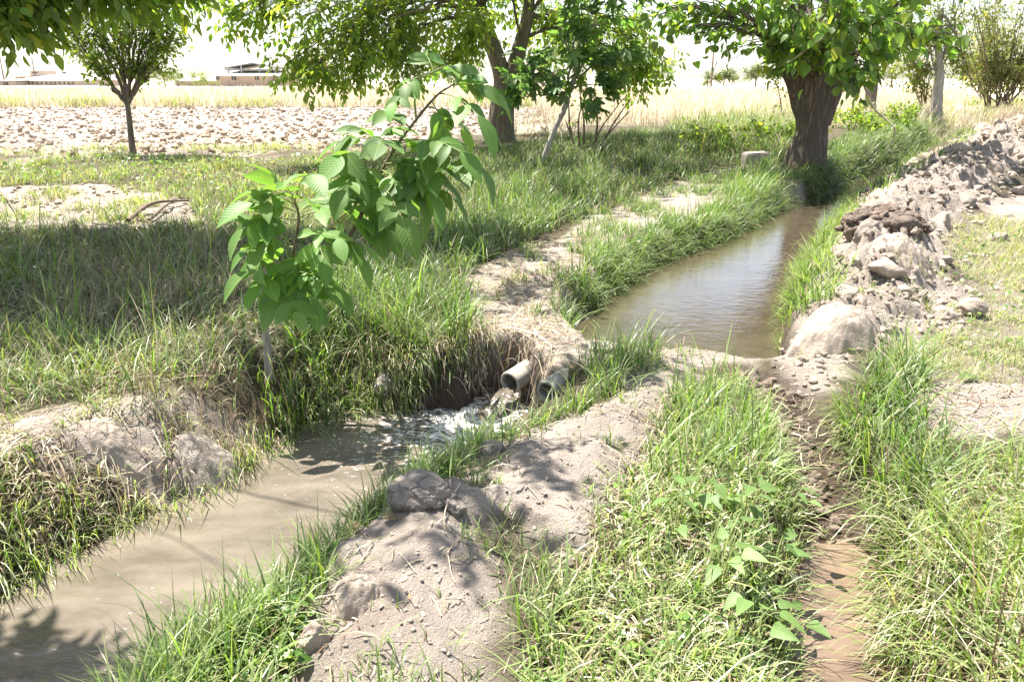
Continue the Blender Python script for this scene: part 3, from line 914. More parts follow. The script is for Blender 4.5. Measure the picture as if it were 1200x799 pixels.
# ------------------------------------------------------------------ grass
PAL = dict(
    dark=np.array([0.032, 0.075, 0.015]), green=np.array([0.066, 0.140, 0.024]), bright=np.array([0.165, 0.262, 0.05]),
    yellow=np.array([0.29, 0.32, 0.115]), straw=np.array([0.37, 0.30, 0.20]), pale=np.array([0.54, 0.48, 0.365]), brown=np.array([0.17, 0.115, 0.075]))
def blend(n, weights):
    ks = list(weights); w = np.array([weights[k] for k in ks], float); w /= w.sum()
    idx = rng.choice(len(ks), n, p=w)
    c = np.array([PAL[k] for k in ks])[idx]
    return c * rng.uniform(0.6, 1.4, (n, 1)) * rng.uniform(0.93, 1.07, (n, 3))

def blades(m, X, Y, Z, L, W, C, lean=0.35, curl=0.9, wind=None, segs=4, tipcol=None):
    """curved tapering grass blades"""
    n = len(X)
    a = rng.random(n) * 2 * math.pi
    dirx = np.cos(a); diry = np.sin(a)
    if wind is not None:
        dirx = dirx * (1 - wind[2]) + wind[0] * wind[2]; diry = diry * (1 - wind[2]) + wind[1] * wind[2]
        k = np.hypot(dirx, diry) + 1e-6; dirx /= k; diry /= k
    th0 = np.abs(rng.normal(0, lean, n)); th1 = th0 + np.abs(rng.normal(curl, curl * 0.55, n))
    yaw = a + rng.normal(0, 1.2, n)
    sx, sy = -np.sin(yaw), np.cos(yaw)
    # width axis perpendicular-ish to bending direction, with twist
    wx = -diry * 0.8 + sx * 0.3; wy = dirx * 0.8 + sy * 0.3
    k = np.hypot(wx, wy) + 1e-6; wx /= k; wy /= k
    px, pz = np.zeros(n), np.zeros(n)
    rows = []
    for s in range(segs + 1):
        t = s / segs
        w = W * (1 - t ** 1.7) * (0.75 + 0.5 * min(1, t * 3))
        cx = X + dirx * px; cy = Y + diry * px; cz = Z + pz
        if s < segs:
            rows.append(np.stack([cx - wx * w * .5, cy - wy * w * .5, cz], -1))
            rows.append(np.stack([cx + wx * w * .5, cy + wy * w * .5, cz + w * 0.15], -1))
        else:
            rows.append(np.stack([cx, cy, cz], -1))
        th = th0 + (th1 - th0) * (t + 0.5 / segs)
        px = px + np.sin(th) * L / segs; pz = pz + np.cos(th) * L / segs
    V = np.stack(rows, 1)
    k = V.shape[1]
    q = np.array([[2 * i, 2 * i + 1, 2 * i + 3, 2 * i + 2] for i in range(segs - 1)])
    tr = np.array([[2 * segs - 2, 2 * segs - 1, 2 * segs]])
    off = (np.arange(n) * k)[:, None, None]
    tt = np.repeat(np.arange(segs + 1) / segs, 2)[:k]
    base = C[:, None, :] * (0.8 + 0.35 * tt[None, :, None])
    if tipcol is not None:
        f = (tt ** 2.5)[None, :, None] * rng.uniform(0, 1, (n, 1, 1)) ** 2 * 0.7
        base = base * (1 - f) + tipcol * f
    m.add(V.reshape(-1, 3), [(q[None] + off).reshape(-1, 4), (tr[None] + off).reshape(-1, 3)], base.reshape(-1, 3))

GR = MB(); DG = MB()
def zone(px, dens, L, W, weights, lean=.35, curl=.9, clump=0.5, cfreq=3.0, dry=0.1, wind=None, soilmax=0.45, segs=4, world=None, wat=0.05, lvar=.35, gate=None):
    P = poly(px) if world is None else world
    n = int(dens * area(P))
    q = sample_poly(P, n)
    # tuft structure: pull part of the blades to tuft centres
    nt = max(1, n // 14)
    cen = sample_poly(P, nt)
    ci = rng.integers(0, nt, n)
    r = 0.025 + 0.02 * L / 0.2
    pull = rng.random(n) < clump
    q[pull] = cen[ci[pull]] + rng.normal(size=(pull.sum(), 2)) * r
    s = poly_sdf(q[:, 0], q[:, 1], P)
    edge = 0.06 + 0.012 * q[:, 1]
    cn = fbm(q[:, 0] * cfreq, q[:, 1] * cfreq, 3, 81)
    z, mm = terrain(q[:, 0], q[:, 1])
    keep = (s < edge * rng.normal(size=n) * 1.0) & (rng.random(n) < 0.45 + 0.9 * smooth(-.5, .4, cn)) & (mm['soil'] < soilmax + 0.35 * rng.random(n) ** 3)
    if gate is not None: keep &= cn > gate + .08 * rng.normal(size=n)
    keep &= (mm['sl'] > wat) & (mm['su'] > wat) & (mm['dd'] > 0.19 + .05 * cn) & (q[:, 1] > 1.2)
    q = q[keep]; z = z[keep]; cn = cn[keep]; n = len(q)
    tuft = np.repeat(rng.normal(size=(nt, 1)), 1, 1)[ci[keep], 0] * 0.15
    LL = L * (1 + lvar * cn + tuft) * np.exp(rng.normal(0, 0.28, n)); LL = np.clip(LL, .03, 3 * L)
    WW = W * rng.uniform(.6, 1.35, n)
    C = blend(n, weights) * (1 + 0.25 * np.clip(cn, -1, 1))[:, None]
    isd = rng.random(n) < dry
    g = ~isd
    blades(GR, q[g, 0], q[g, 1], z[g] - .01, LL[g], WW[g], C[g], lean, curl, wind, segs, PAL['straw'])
    if isd.any():
        Cd = blend(isd.sum(), dict(straw=3, pale=2, brown=1.2))
        blades(DG, q[isd, 0], q[isd, 1], z[isd] - .01, LL[isd] * 1.05, WW[isd] * .75, Cd, lean * 1.3, curl * 1.2, wind, segs)

lush = dict(dark=2, green=4, bright=2); lit = dict(green=2, bright=5, yellow=2.5); mix_ = dict(dark=2, green=4, bright=1.5, yellow=1.5, brown=.6)
# left meadow, its shade also weighted into darker blade colours
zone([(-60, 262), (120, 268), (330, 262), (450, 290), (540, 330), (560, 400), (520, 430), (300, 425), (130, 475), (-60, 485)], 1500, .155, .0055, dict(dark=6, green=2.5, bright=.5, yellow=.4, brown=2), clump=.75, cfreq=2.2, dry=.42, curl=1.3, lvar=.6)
zone([(60, 330), (250, 290), (330, 330), (300, 400), (150, 400), (40, 380)], 900, .20, .0045, dict(yellow=1, brown=1), clump=.6, cfreq=2.5, dry=.9, curl=1.1)
zone([(-60, 262), (330, 262), (540, 330), (560, 400), (300, 425), (-60, 485)], 130, .32, .009, dict(green=3, bright=3, yellow=1), clump=.9, dry=.15, curl=1.4)
zone([(-60, 400), (250, 400), (330, 425), (200, 468), (60, 485), (-60, 492)], 900, .26, .006, dict(green=3, bright=2, yellow=2), dry=.3, curl=1.1)
# lush clump left of pipes
zone([(335, 350), (430, 320), (548, 335), (572, 400), (560, 445), (480, 465), (420, 462), (330, 440)], 2300, .30, .0075, lush, clump=.7, dry=.07, curl=1.0)
zone([(300, 425), (430, 440), (545, 452), (560, 470), (430, 478), (370, 498), (330, 520), (290, 480)], 1700, .27, .007, dict(green=3, bright=3, yellow=1), dry=.25, curl=1.5, wind=(0.25, -1, .7), wat=-.02)
# left bank, its sunlight also put into brighter blade colours
zone([(-60, 515), (140, 515), (260, 512), (335, 490), (345, 520), (280, 575), (200, 618), (100, 668), (30, 705), (-60, 755)], 3600, .13, .005, dict(green=2, bright=4, yellow=3, straw=.6), clump=.5, cfreq=4, dry=.28, curl=1.2, wind=(.5, -1, .45), wat=.0)
zone([(-60, 560), (150, 600), (300, 520), (330, 545), (200, 620), (30, 710), (-60, 760)], 1100, .20, .006, dict(green=2, bright=3, yellow=2), dry=.25, curl=1.7, wind=(.6, -1, .75), wat=-.03)
# near bank of the stream
zone([(60, 900), (130, 800), (230, 740), (320, 680), (395, 640), (410, 690), (360, 740), (345, 800), (330, 900)], 3300, .17, .0058, dict(green=3, bright=4, yellow=1), clump=.6, dry=.12, curl=.9, wat=0)
zone([(585, 510), (640, 488), (700, 474), (700, 488), (620, 514)], 1800, .16, .007, dict(green=4, bright=3), clump=.8, dry=.06, wat=0, soilmax=1.2)
zone([(395, 650), (440, 598), (550, 535), (590, 508), (650, 486), (700, 462), (735, 420), (768, 440), (705, 482), (630, 510), (565, 548), (530, 585), (470, 590), (425, 640)], 2600, .165, .006, dict(dark=1, green=4, bright=3), clump=.7, dry=.10, wat=0, soilmax=1.2)
zone([(665, 432), (740, 405), (775, 420), (720, 470), (688, 462)], 1700, .22, .0075, dict(green=4, bright=3), clump=.8, dry=.06, wat=0, soilmax=1.2)
zone([(520, 545), (560, 540), (600, 620), (650, 665), (690, 690), (640, 760), (600, 790), (585, 700), (560, 640)], 2500, .13, .0055, lush, clump=.7, dry=.2, soilmax=1.0)
zone([(380, 800), (480, 760), (590, 790), (600, 900), (360, 900)], 2200, .12, .005, dict(green=3, bright=3), clump=.8, dry=.2, soilmax=1.2)
# central right mass
zone([(690, 640), (735, 570), (780, 470), (850, 440), (900, 490), (930, 560), (945, 650), (905, 700), (925, 799), (940, 900), (590, 900), (620, 760)], 3400, .135, .0068, lit, clump=.7, cfreq=4, dry=.16, curl=1.35, lvar=.55)
zone([(770, 470), (850, 440), (900, 490), (930, 570), (850, 600), (740, 570)], 1700, .21, .0078, dict(green=4, bright=3), clump=.8, dry=.05, curl=.8)
zone([(660, 690), (930, 660), (940, 900), (600, 900)], 1500, .15, .0065, dict(bright=5, yellow=2.5, green=1.5), clump=.7, dry=.22, curl=1.4)
# right clump and foreground
zone([(1000, 455), (1060, 428), (1105, 480), (1120, 560), (1080, 610), (985, 600), (1012, 540)], 3000, .27, .0075, lush, clump=.7, dry=.06, curl=1.2)
zone([(985, 600), (1120, 545), (1270, 520), (1330, 900), (1060, 900), (1075, 760), (1050, 670), (1000, 640)], 2500, .21, .0065, dict(green=2, bright=4, yellow=3), clump=.55, dry=.22, curl=1.3, wind=(-.7, -.6, .3))
zone([(1075, 650), (1270, 580), (1330, 900), (1085, 900)], 900, .36, .0065, dict(bright=3, yellow=3), dry=.3, curl=1.4, wind=(-.8, -.5, .5))
# right short dry sward
zone([(1070, 300), (1130, 262), (1300, 235), (1300, 460), (1100, 455), (1010, 440), (1060, 405), (1150, 350)], 4200, .055, .0045, dict(yellow=4, bright=3, straw=1.5, pale=1), clump=.5, cfreq=2.5, dry=.35, curl=1.2, soilmax=.8)
zone([(1000, 440), (1060, 400), (1160, 390), (1300, 400), (1300, 450), (1120, 450)], 1200, .09, .005, dict(bright=4, yellow=3, green=1), clump=.8, cfreq=4, dry=.2, soilmax=1.2)
zone([(1085, 330), (1140, 260), (1300, 200), (1300, 330)], 500, .13, .005, dict(yellow=4, bright=2, straw=2), clump=.8, dry=.4)
# pond banks
zone([(640, 345), (700, 305), (745, 280), (850, 240), (905, 250), (930, 241), (905, 256), (855, 286), (785, 313), (735, 340), (700, 368), (680, 392), (655, 372)], 2600, .21, .007, dict(dark=1.5, green=4, bright=2), clump=.75, cfreq=3, dry=.07, curl=1.1, wat=-.02, soilmax=1.2)
zone([(850, 205), (905, 195), (925, 225), (905, 250), (862, 245), (845, 225)], 900, .27, .009, dict(green=3, bright=3), clump=.8, dry=.08, soilmax=1.2)
zone([(955, 280), (992, 254), (1010, 248), (985, 295), (965, 330), (990, 362), (960, 385), (905, 388), (912, 345), (930, 312)], 2500, .19, .0075, dict(green=3, bright=4, yellow=1), clump=.7, dry=.08, curl=1.1, wat=-.03, soilmax=1.2, wind=(-.8, -.3, .35))
zone([(600, 290), (700, 245), (800, 208), (900, 195), (935, 215), (850, 250), (760, 280), (690, 330), (640, 340)], 1800, .13, .007, dict(dark=1, green=3, bright=2), clump=.8, cfreq=1.5, dry=.2, soilmax=2, gate=.12)
zone([(550, 330), (600, 290), (700, 275), (690, 340), (690, 390), (640, 425), (560, 420)], 1500, .09, .006, dict(green=3, bright=2, straw=1), clump=.8, cfreq=2.5, dry=.3, soilmax=2, gate=.32)
zone([(340, 860), (375, 690), (445, 600), (560, 535), (640, 495), (760, 455), (775, 520), (700, 640), (590, 640), (600, 799), (560, 880)], 2600, .07, .005, dict(green=3, bright=3, straw=1), clump=.8, cfreq=4, dry=.25, soilmax=2, gate=.36, curl=1.3)
zone([(690, 395), (850, 400), (860, 440), (780, 450), (700, 440)], 1800, .07, .005, dict(green=3, bright=3), clump=.8, cfreq=4, dry=.25, soilmax=2, gate=.34)
zone([(905, 425), (990, 365), (1070, 340), (1150, 350), (1140, 395), (1060, 408), (1010, 432)], 2200, .06, .005, dict(bright=3, yellow=3), clump=.8, cfreq=3, dry=.3, soilmax=2, gate=.25)
zone([(-80, 490), (60, 470), (200, 458), (330, 440), (335, 490), (260, 530), (140, 525), (-80, 550)], 2400, .11, .005, dict(bright=3, yellow=3, green=1), clump=.8, cfreq=4, dry=.45, soilmax=2, gate=.05, curl=1.5, wind=(.4, -1, .4))
zone([(-120, 215), (240, 225), (240, 268), (-120, 272)], 900, .12, .008, dict(yellow=3, bright=2, green=1), clump=.8, cfreq=1.3, dry=.3, soilmax=2, gate=.12, segs=3)
zone([(-150, 176), (560, 168), (560, 200), (-150, 200)], 420, .13, .010, dict(yellow=4, bright=3, straw=1), clump=.8, cfreq=.8, dry=.3, soilmax=2, gate=.0, segs=3)
# middle ground under the trees, their shade also put into dark blade weights
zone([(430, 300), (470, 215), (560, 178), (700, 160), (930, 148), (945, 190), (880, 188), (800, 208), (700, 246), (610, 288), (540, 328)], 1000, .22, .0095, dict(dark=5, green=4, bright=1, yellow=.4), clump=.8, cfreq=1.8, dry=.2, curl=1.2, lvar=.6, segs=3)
zone([(560, 230), (640, 195), (720, 210), (690, 250), (600, 290), (545, 320), (480, 310)], 700, .27, .011, lush, clump=.7, dry=.06, segs=3)
zone([(780, 155), (935, 130), (940, 185), (800, 190)], 300, .45, .012, dict(green=3, bright=2, yellow=1, straw=.5), dry=.3, segs=3)
zone([(-100, 192), (300, 186), (560, 176), (540, 215), (430, 235), (330, 232), (210, 218), (-100, 226)], 560, .13, .009, dict(yellow=4, bright=3, green=1, straw=1), clump=.7, cfreq=.8, dry=.25, segs=3)
zone([(200, 218), (480, 205), (470, 300), (330, 266), (230, 262)], 800, .15, .008, dict(green=3, bright=2, yellow=2), clump=.6, dry=.25, segs=3)
# upper channel banks
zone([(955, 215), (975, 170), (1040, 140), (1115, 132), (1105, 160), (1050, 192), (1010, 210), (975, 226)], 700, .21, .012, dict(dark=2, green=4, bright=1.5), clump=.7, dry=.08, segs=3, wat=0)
zone([(1000, 254), (1036, 232), (1076, 208), (1112, 190), (1145, 162), (1160, 155), (1125, 198), (1070, 224), (1020, 252)], 700, .18, .010, dict(green=3, bright=3, yellow=1), clump=.7, dry=.1, segs=3, wat=0, soilmax=1.2)
zone([(1040, 128), (1200, 120), (1260, 135), (1200, 150), (1110, 140)], 120, .4, .02, dict(yellow=3, bright=3, straw=1), dry=.3, segs=3)

def edge_grass(line, n, off, L, W_, weights, wind, dry=.08, curl=1.5, spread=.05, zoff=0.0):
    Lw = np.asarray(line, float)
    cu = np.concatenate([[0], np.cumsum(np.hypot(*(Lw[1:] - Lw[:-1]).T))])
    t = rng.random(n) * cu[-1]
    cen = rng.random(max(2, n // 22)) * cu[-1]
    k = rng.random(n) < .75
    t[k] = cen[rng.integers(0, len(cen), k.sum())] + rng.normal(size=k.sum()) * .025
    q = np.stack([np.interp(t, cu, Lw[:, 0]), np.interp(t, cu, Lw[:, 1])], -1)
    wv = np.array(wind[:2]) / np.hypot(*wind[:2])
    o = off + np.abs(rng.normal(size=n)) * spread
    q = q - wv[None] * o[:, None] + rng.normal(size=(n, 2)) * .012
    z = hz(q[:, 0], q[:, 1]) + zoff
    LL = L * np.exp(rng.normal(0, .32, n)); WW = W_ * rng.uniform(.6, 1.3, n)
    d = rng.random(n) < dry
    blades(GR, q[~d, 0], q[~d, 1], z[~d], LL[~d], WW[~d], blend((~d).sum(), weights), .5, curl, wind, 4, PAL['straw'])
    blades(DG, q[d, 0], q[d, 1], z[d], LL[d], WW[d] * .7, blend(d.sum(), dict(straw=3, pale=2, brown=1)), .6, curl * 1.3, wind, 4)
LB = poly([(-60, 757), (30, 708), (100, 668), (200, 614), (270, 572), (325, 533), (365, 508), (430, 486), (500, 482)], ZL)
edge_grass(LB, 2600, .06, .15, .0055, dict(green=3, bright=3, yellow=2), (.55, -1, .75), .35, 1.7, .12)
edge_grass(np.vstack([LB[7:], poly([(545, 480), (578, 462)], ZL)]), 900, .10, .17, .0055, dict(dark=1, green=2, yellow=1), (.2, -1, .8), .7, 1.8, .16)
edge_grass(LB[3:], 2200, .04, .20, .0065, dict(dark=1, green=3, bright=3, yellow=1), (.35, -1, .7), .25, 1.7, .10)
RB = poly([(622, 492), (592, 508), (550, 532), (515, 556), (455, 600), (398, 642), (335, 692), (250, 765), (180, 825), (120, 890)], -0.16)
edge_grass(RB[2:], 3000, .05, .13, .0055, dict(dark=1, green=4, bright=3), (-.7, .7, .25), .08, .9, .10)
edge_grass(RB[7:], 1500, .05, .18, .006, dict(dark=1, green=4, bright=3), (-.7, .7, .25), .08, .8, .10)
edge_grass(RB[2:], 1000, .03, .11, .005, dict(green=3, bright=3), (-.7, .7, .5), .1, 1.3, .05)
UL = poly([(690, 372), (735, 335), (775, 310), (850, 284), (905, 254), (931, 241), (958, 237), (985, 223)], ZU)
edge_grass(UL, 3000, .05, .22, .0075, dict(dark=1.5, green=4, bright=2), (.8, -.6, .6), .06, 1.5, .10)
edge_grass(poly([(880, 262), (905, 252), (931, 240), (958, 236), (985, 221)], ZU), 1800, .18, .20, .009, dict(dark=2, green=4, bright=2), (.8, -.6, .5), .12, 1.4, .3)
edge_grass(poly([(958, 236), (1010, 207), (1050, 190), (1085, 172), (1108, 157)], ZU), 2600, .0, .30, .011, dict(dark=2, green=4, bright=2), (.8, -.6, .6), .08, 1.5, .3)
edge_grass(poly([(1112, 172), (1098, 184), (1060, 203), (1022, 225), (984, 249)], ZU), 2000, .0, .24, .011, dict(dark=1, green=4, bright=2), (-.8, .3, .5), .08, 1.3, .2)
UR = poly([(1000, 236), (975, 250), (950, 275), (925, 310), (912, 345), (908, 380)], ZU)
edge_grass(UR[1:], 1300, .05, .17, .0075, dict(green=4, bright=3, yellow=1), (-.9, .2, .6), .06, 1.4, .12)
edge_grass(DITCH[1:], 700, .17, .16, .0055, dict(green=3, bright=4, yellow=1), (1, .3, .5), .12, 1.2, .06)
edge_grass(DITCH[2:], 900, .20, .22, .006, dict(green=3, bright=4, yellow=2), (-1, -.3, .6), .2, 1.4, .08)
# wheat and stubble
WH = MB()
def wheat(n, xr, y0, y1, h, w, pw=1.6, cond=None):
    y = y0 + (y1 - y0) * rng.random(n) ** pw
    x = xr[0] * y + (xr[1] - xr[0]) * y * rng.random(n)
    if cond is not None:
        k = cond(x, y); x = x[k]; y = y[k]
    n = len(x); z = hz(x, y)
    c = blend(n, dict(pale=5, straw=3, yellow=.15)) * 1.15
    cl = fbm(x * .22, y * .22, 3, 95)
    c = c * (1 + .22 * cl)[:, None]
    wd = w * y / 30 * rng.uniform(.6, 1.4, n)
    blades(WH, x, y, z - .02, h * np.exp(rng.normal(0, .22, n)) * (1 + .3 * cl), wd, c, .22, .5, None, 2)
wheat(52000, (-.05, .66), 23.5, 95, .5, .018, 1.7, lambda x, y: (x > 1.2 + .3 * np.sin(y)) & (y > 24.5 + 1.0 * fbm(x * .4, y * .4, 2, 3)) & (x < 0.5 * y + 3))
wheat(30000, (-.72, .05), 40, 110, .5, .02, 1.5, lambda x, y: x < 1.5)
tag(WH.obj('wheat_field', M['dry']), kind='stuff')
# green fringe along the near edge of the far field
FR = MB()
n = 5200
x = rng.uniform(-32, 1, n); y = 40.3 + np.abs(rng.normal(0, 1.1, n)); cn = fbm(x * .35, y * .1, 3, 44)
k = rng.random(n) < smooth(-.25, .5, cn); x = x[k]; y = y[k]
blades(FR, x, y, hz(x, y), rng.uniform(.3, .75, len(x)), rng.uniform(.02, .05, len(x)), blend(len(x), dict(yellow=3, bright=2, straw=2, green=.7)), .3, .5, None, 2)
tag(FR.obj('field_edge_grass', M['grass']), kind='stuff')

# straw litter on the path, thatch on the left bank
ST = MB()
def straw(P, n, L, flat=.12, lift=.012, wind=None, soil=None):
    q = sample_poly(P, n); z, mm = terrain(q[:, 0], q[:, 1])
    cn = fbm(q[:, 0] * 3, q[:, 1] * 3, 3, 33)
    k = (mm['sl'] > .03) & (mm['su'] > .05) & (rng.random(n) < smooth(-.6, .3, cn) + .15)
    q = q[k]; z = z[k]; n = len(q)
    blades(ST, q[:, 0], q[:, 1], z + lift * rng.random(n), L * np.exp(rng.normal(0, .35, n)), rng.uniform(.002, .0045, n), blend(n, dict(straw=3, pale=3, brown=1)), .12, .1, wind, 3)
def straw_flat(P, n, L, hmax=.02):
    q = sample_poly(P, n); a = rng.random(n) * 6.28; L = L * np.exp(rng.normal(0, .4, n))
    dx, dy = np.cos(a) * L, np.sin(a) * L
    z0, m0 = terrain(q[:, 0], q[:, 1]); z1, m1 = terrain(q[:, 0] + dx, q[:, 1] + dy); zm, _ = terrain(q[:, 0] + dx * .5, q[:, 1] + dy * .5)
    k = (m0['sl'] > .03) & (m0['su'] > .05) & (m1['sl'] > -.03) & (m1['su'] > 0)
    q, dx, dy, z0, z1, zm = q[k], dx[k], dy[k], z0[k], z1[k], zm[k]; n = len(q)
    w = rng.uniform(.0012, .0028, n); nxv, nyv = -dy, dx; kk = np.hypot(dx, dy); nxv = nxv / kk * w; nyv = nyv / kk * w
    h = hmax * rng.random(n); bend = rng.normal(0, .06, n) * kk
    A = np.stack([q[:, 0], q[:, 1], z0 + .004 + h * .4], -1)
    Bm = np.stack([q[:, 0] + dx * .5 + nxv / w * bend, q[:, 1] + dy * .5 + nyv / w * bend, np.maximum(zm, (z0 + z1) / 2) + .006 + h], -1)
    Cc = np.stack([q[:, 0] + dx, q[:, 1] + dy, z1 + .004 + h * .6], -1)
    o = np.stack([nxv, nyv, np.zeros(n)], -1); up = np.stack([np.zeros(n), np.zeros(n), w], -1)
    V = np.stack([A - o, A + o + up, Bm - o, Bm + o + up, Cc - o, Cc + o + up], 1)
    off = (np.arange(n) * 6)[:, None, None]
    ST.add(V.reshape(-1, 3), (np.array([[0, 1, 3, 2], [2, 3, 5, 4]])[None] + off).reshape(-1, 4), np.repeat(blend(n, dict(straw=3, pale=3, brown=1.2)), 6, 0))
PTH = poly([(540, 330), (600, 290), (700, 278), (690, 320), (660, 350), (680, 395), (650, 430), (600, 440), (560, 440), (545, 390)])
straw_flat(PTH, 1300, .15)
straw_flat(poly([(560, 395), (640, 380), (650, 425), (600, 440), (545, 455), (520, 440)]), 420, .22, .07)
straw_flat(SOILS['mounds'], 450, .08, .02)
straw_flat(poly([(690, 640), (780, 470), (850, 440), (930, 560), (905, 700), (940, 900), (590, 900)]), 2200, .10, .05)
straw_flat(poly([(1000, 600), (1120, 545), (1270, 520), (1330, 900), (1060, 900)]), 1800, .12, .06)
straw_flat(poly([(-60, 290), (330, 270), (540, 330), (560, 400), (300, 425), (-60, 480)]), 2600, .13, .05)
straw_flat(poly([(-60, 515), (260, 512), (335, 490), (280, 575), (100, 668), (-60, 755)]), 1500, .10, .04)
straw_flat(SPIT, 200, .05, .006)
straw_flat(SOILS['strip'], 300, .08, .006)
straw_flat(SOILS['bank'], 250, .14, .012)
straw_flat(SOILS['dam'], 160, .07, .006)
straw_flat(poly([(905, 440), (960, 470), (980, 600), (930, 600), (900, 500)]), 160, .07, .006)
q = poly([(300, 440), (345, 455), (350, 520), (300, 545), (275, 500)])
straw(q, 900, .16, wind=(.35, -1, .75))
straw(poly([(160, 470), (300, 440), (300, 475), (180, 490)]), 500, .14, wind=(0, -1, .4))
tag(ST.obj('straw_litter', M['dry']), kind='stuff')
# hanging dry thatch on the bank face by the sapling
zone([(262, 452), (330, 440), (350, 470), (350, 520), (320, 545), (270, 535)], 2600, .16, .004, dict(straw=3, pale=3), dry=1.0, curl=2.0, wind=(.4, -1, .8), soilmax=2, wat=-.02)
zone([(505, 432), (585, 418), (598, 440), (585, 462), (540, 482), (495, 480)], 4500, .19, .004, dict(straw=3, pale=2), dry=1.0, curl=2.0, wind=(-.2, -1, .8), soilmax=2, wat=-.02)
tag(GR.obj('grass', M['grass']), kind='stuff')
tag(DG.obj('dry_grass', M['dry']), kind='stuff')

# ------------------------------------------------------------------ trees
LP = dict(
    walnut=np.array([0.19, 0.27, 0.05]), young=np.array([0.16, 0.23, 0.04]), mulberry=np.array([0.125, 0.20, 0.048]), fig=np.array([0.105, 0.18, 0.065]),
    olive=np.array([0.13, 0.16, 0.05]), far=np.array([0.09, 0.12, 0.045]), yellow=np.array([.19, .20, .05]))

def leaves_on(m, pts, dirs, kind, size, pal, droop=.5):
    """leaves at points; walnut kinds as pinnate sprays of leaflets"""
    n = len(pts)
    rnd = rng.normal(size=(n, 3))
    D = unit(unit(dirs) * .6 + rnd * .55 + np.array([0, 0, -droop]))
    up = unit(np.array([0, 0, 1.0]) + rng.normal(size=(n, 3)) * .45)
    tone = pal * np.exp(rng.normal(0, .22, (n, 1))) * rng.uniform(.9, 1.1, (n, 3))
    yel = rng.random(n) < .10
    tone[yel] = tone[yel] * np.array([1.7, 1.35, .9])
    if kind in ('walnut', 'ash'):
        tv, tf, tu = LEAF_MID if kind == 'walnut' else LEAF_SMALL
        X = unit(np.cross(D, up)); Rl = size * 2.0
        for t, sd in ((.35, -1), (.35, 1), (.65, -1), (.65, 1), (1.0, 0)):
            keep = rng.random(n) < .92
            p = pts + D * (Rl * t) + np.array([0, 0, -.12]) * Rl * t * t
            d = unit(D * (.55 if sd else 1) + X * sd * .9 + np.array([0, 0, -.35]) + rng.normal(size=(n, 3)) * .15)
            s = size * rng.uniform(.7, 1.2, n) * (1.15 if sd == 0 else .95)
            u2 = unit(up + rng.normal(size=(n, 3)) * .25)
            instance(m, tv, tf, tu, p[keep], d[keep], u2[keep], s[keep], s[keep], s[keep], tone[keep])
    else:
        tv, tf, tu = dict(mulberry=LEAF_BROAD, fig=LEAF_FIG, small=LEAF_SMALL, mid=LEAF_MID)[kind]
        s = size * rng.uniform(.6, 1.25, n)
        instance(m, tv, tf, tu, pts, D, up, s, s, s, tone)

def build_tree(name, label, cat, base, trunk, rads, blobs, leaf, size, pal, bark, twigs=16, per=7, limb_r=.08, sides=12, rough=.12, rings=24, fork=None, droop=.5, group=None, bow=.25, minlimb=0.3, twigmat=None, crownname='crown', srcs=None):
    """trunk: world points; blobs: (centre, radius[, density]) lumps of foliage the limbs grow to"""
    o = empty(name, base, label, cat, group)
    P = smooth_path(trunk, rings)
    rr = np.interp(np.linspace(0, 1, rings), np.linspace(0, 1, len(rads)), rads)
    V, fs, uv = tube(P, rr, sides, rough, int(abs(base[0] * 10)) % 50)
    MB().add(V, fs, None, uv).obj('trunk', bark, o)
    cm = MB()
    for b in blobs:
        c = np.asarray(b[0], float); rad = np.asarray(b[1], float) * np.ones(3); dens = b[2] if len(b) > 2 else 1.0
        src = P[-1] if fork is None else P[int(rings * (fork + (1 - fork) * rng.random())) - 1]
        if srcs is not None:
            src = srcs[int(np.argmin([np.linalg.norm(c - q_) * rng.uniform(.8, 1.2) for q_ in srcs]))]
        d = np.linalg.norm(c - src)
        midp = (src + c) / 2 + np.array([0, 0, bow * d]) + rng.normal(size=3) * .08 * d
        lp = bez(src, midp, c, 12)
        lp[1:-1] += rng.normal(size=(10, 3)) * .012 * d
        lm = MB()
        lr = limb_r * rng.uniform(.7, 1.15)
        V, fs, uv = tube(lp, np.linspace(lr, lr * .22, 12), 7, .1, 3); lm.add(V, fs, None, uv)
        nt = int(twigs * dens)
        for k in range(nt):
            s = lp[int(12 * (minlimb + (1 - minlimb) * rng.random() ** .7)) - 1]
            e = unit(rng.normal(size=3)) * rad * rng.random() ** .4 + c
            dd = np.linalg.norm(e - s)
            mid = (s + e) / 2 + np.array([0, 0, .18 * dd])
            tp = bez(s, mid, e, 6)
            V, fs, uv = tube(tp, np.linspace(max(.004, lr * .2), .0025, 6), 4, 0, 0, False); lm.add(V, fs, None, uv)
            tt = .3 + .7 * rng.random(per)
            tt[0] = 1
            pts = np.stack([np.interp(tt, np.linspace(0, 1, 6), tp[:, i]) for i in range(3)], -1) + rng.normal(size=(per, 3)) * size * .35
            leaves_on(cm, pts, np.tile(e - s, (per, 1)) / (dd + 1e-6), leaf, size, pal, droop)
        lm.obj('limb', twigmat or bark, o)
    cm.obj(crownname, M['leaf'], o)
    return o

def B(px, py, Y, r, d=1.0): return (ptY(px, py, Y), r, d)
def W(x, y, z, r, d=1.0): return (np.array([x, y, z]), r, d)
def g3(px, py):
    x, y = atg(px, py); return np.array([x, y, hz1(x, y)])

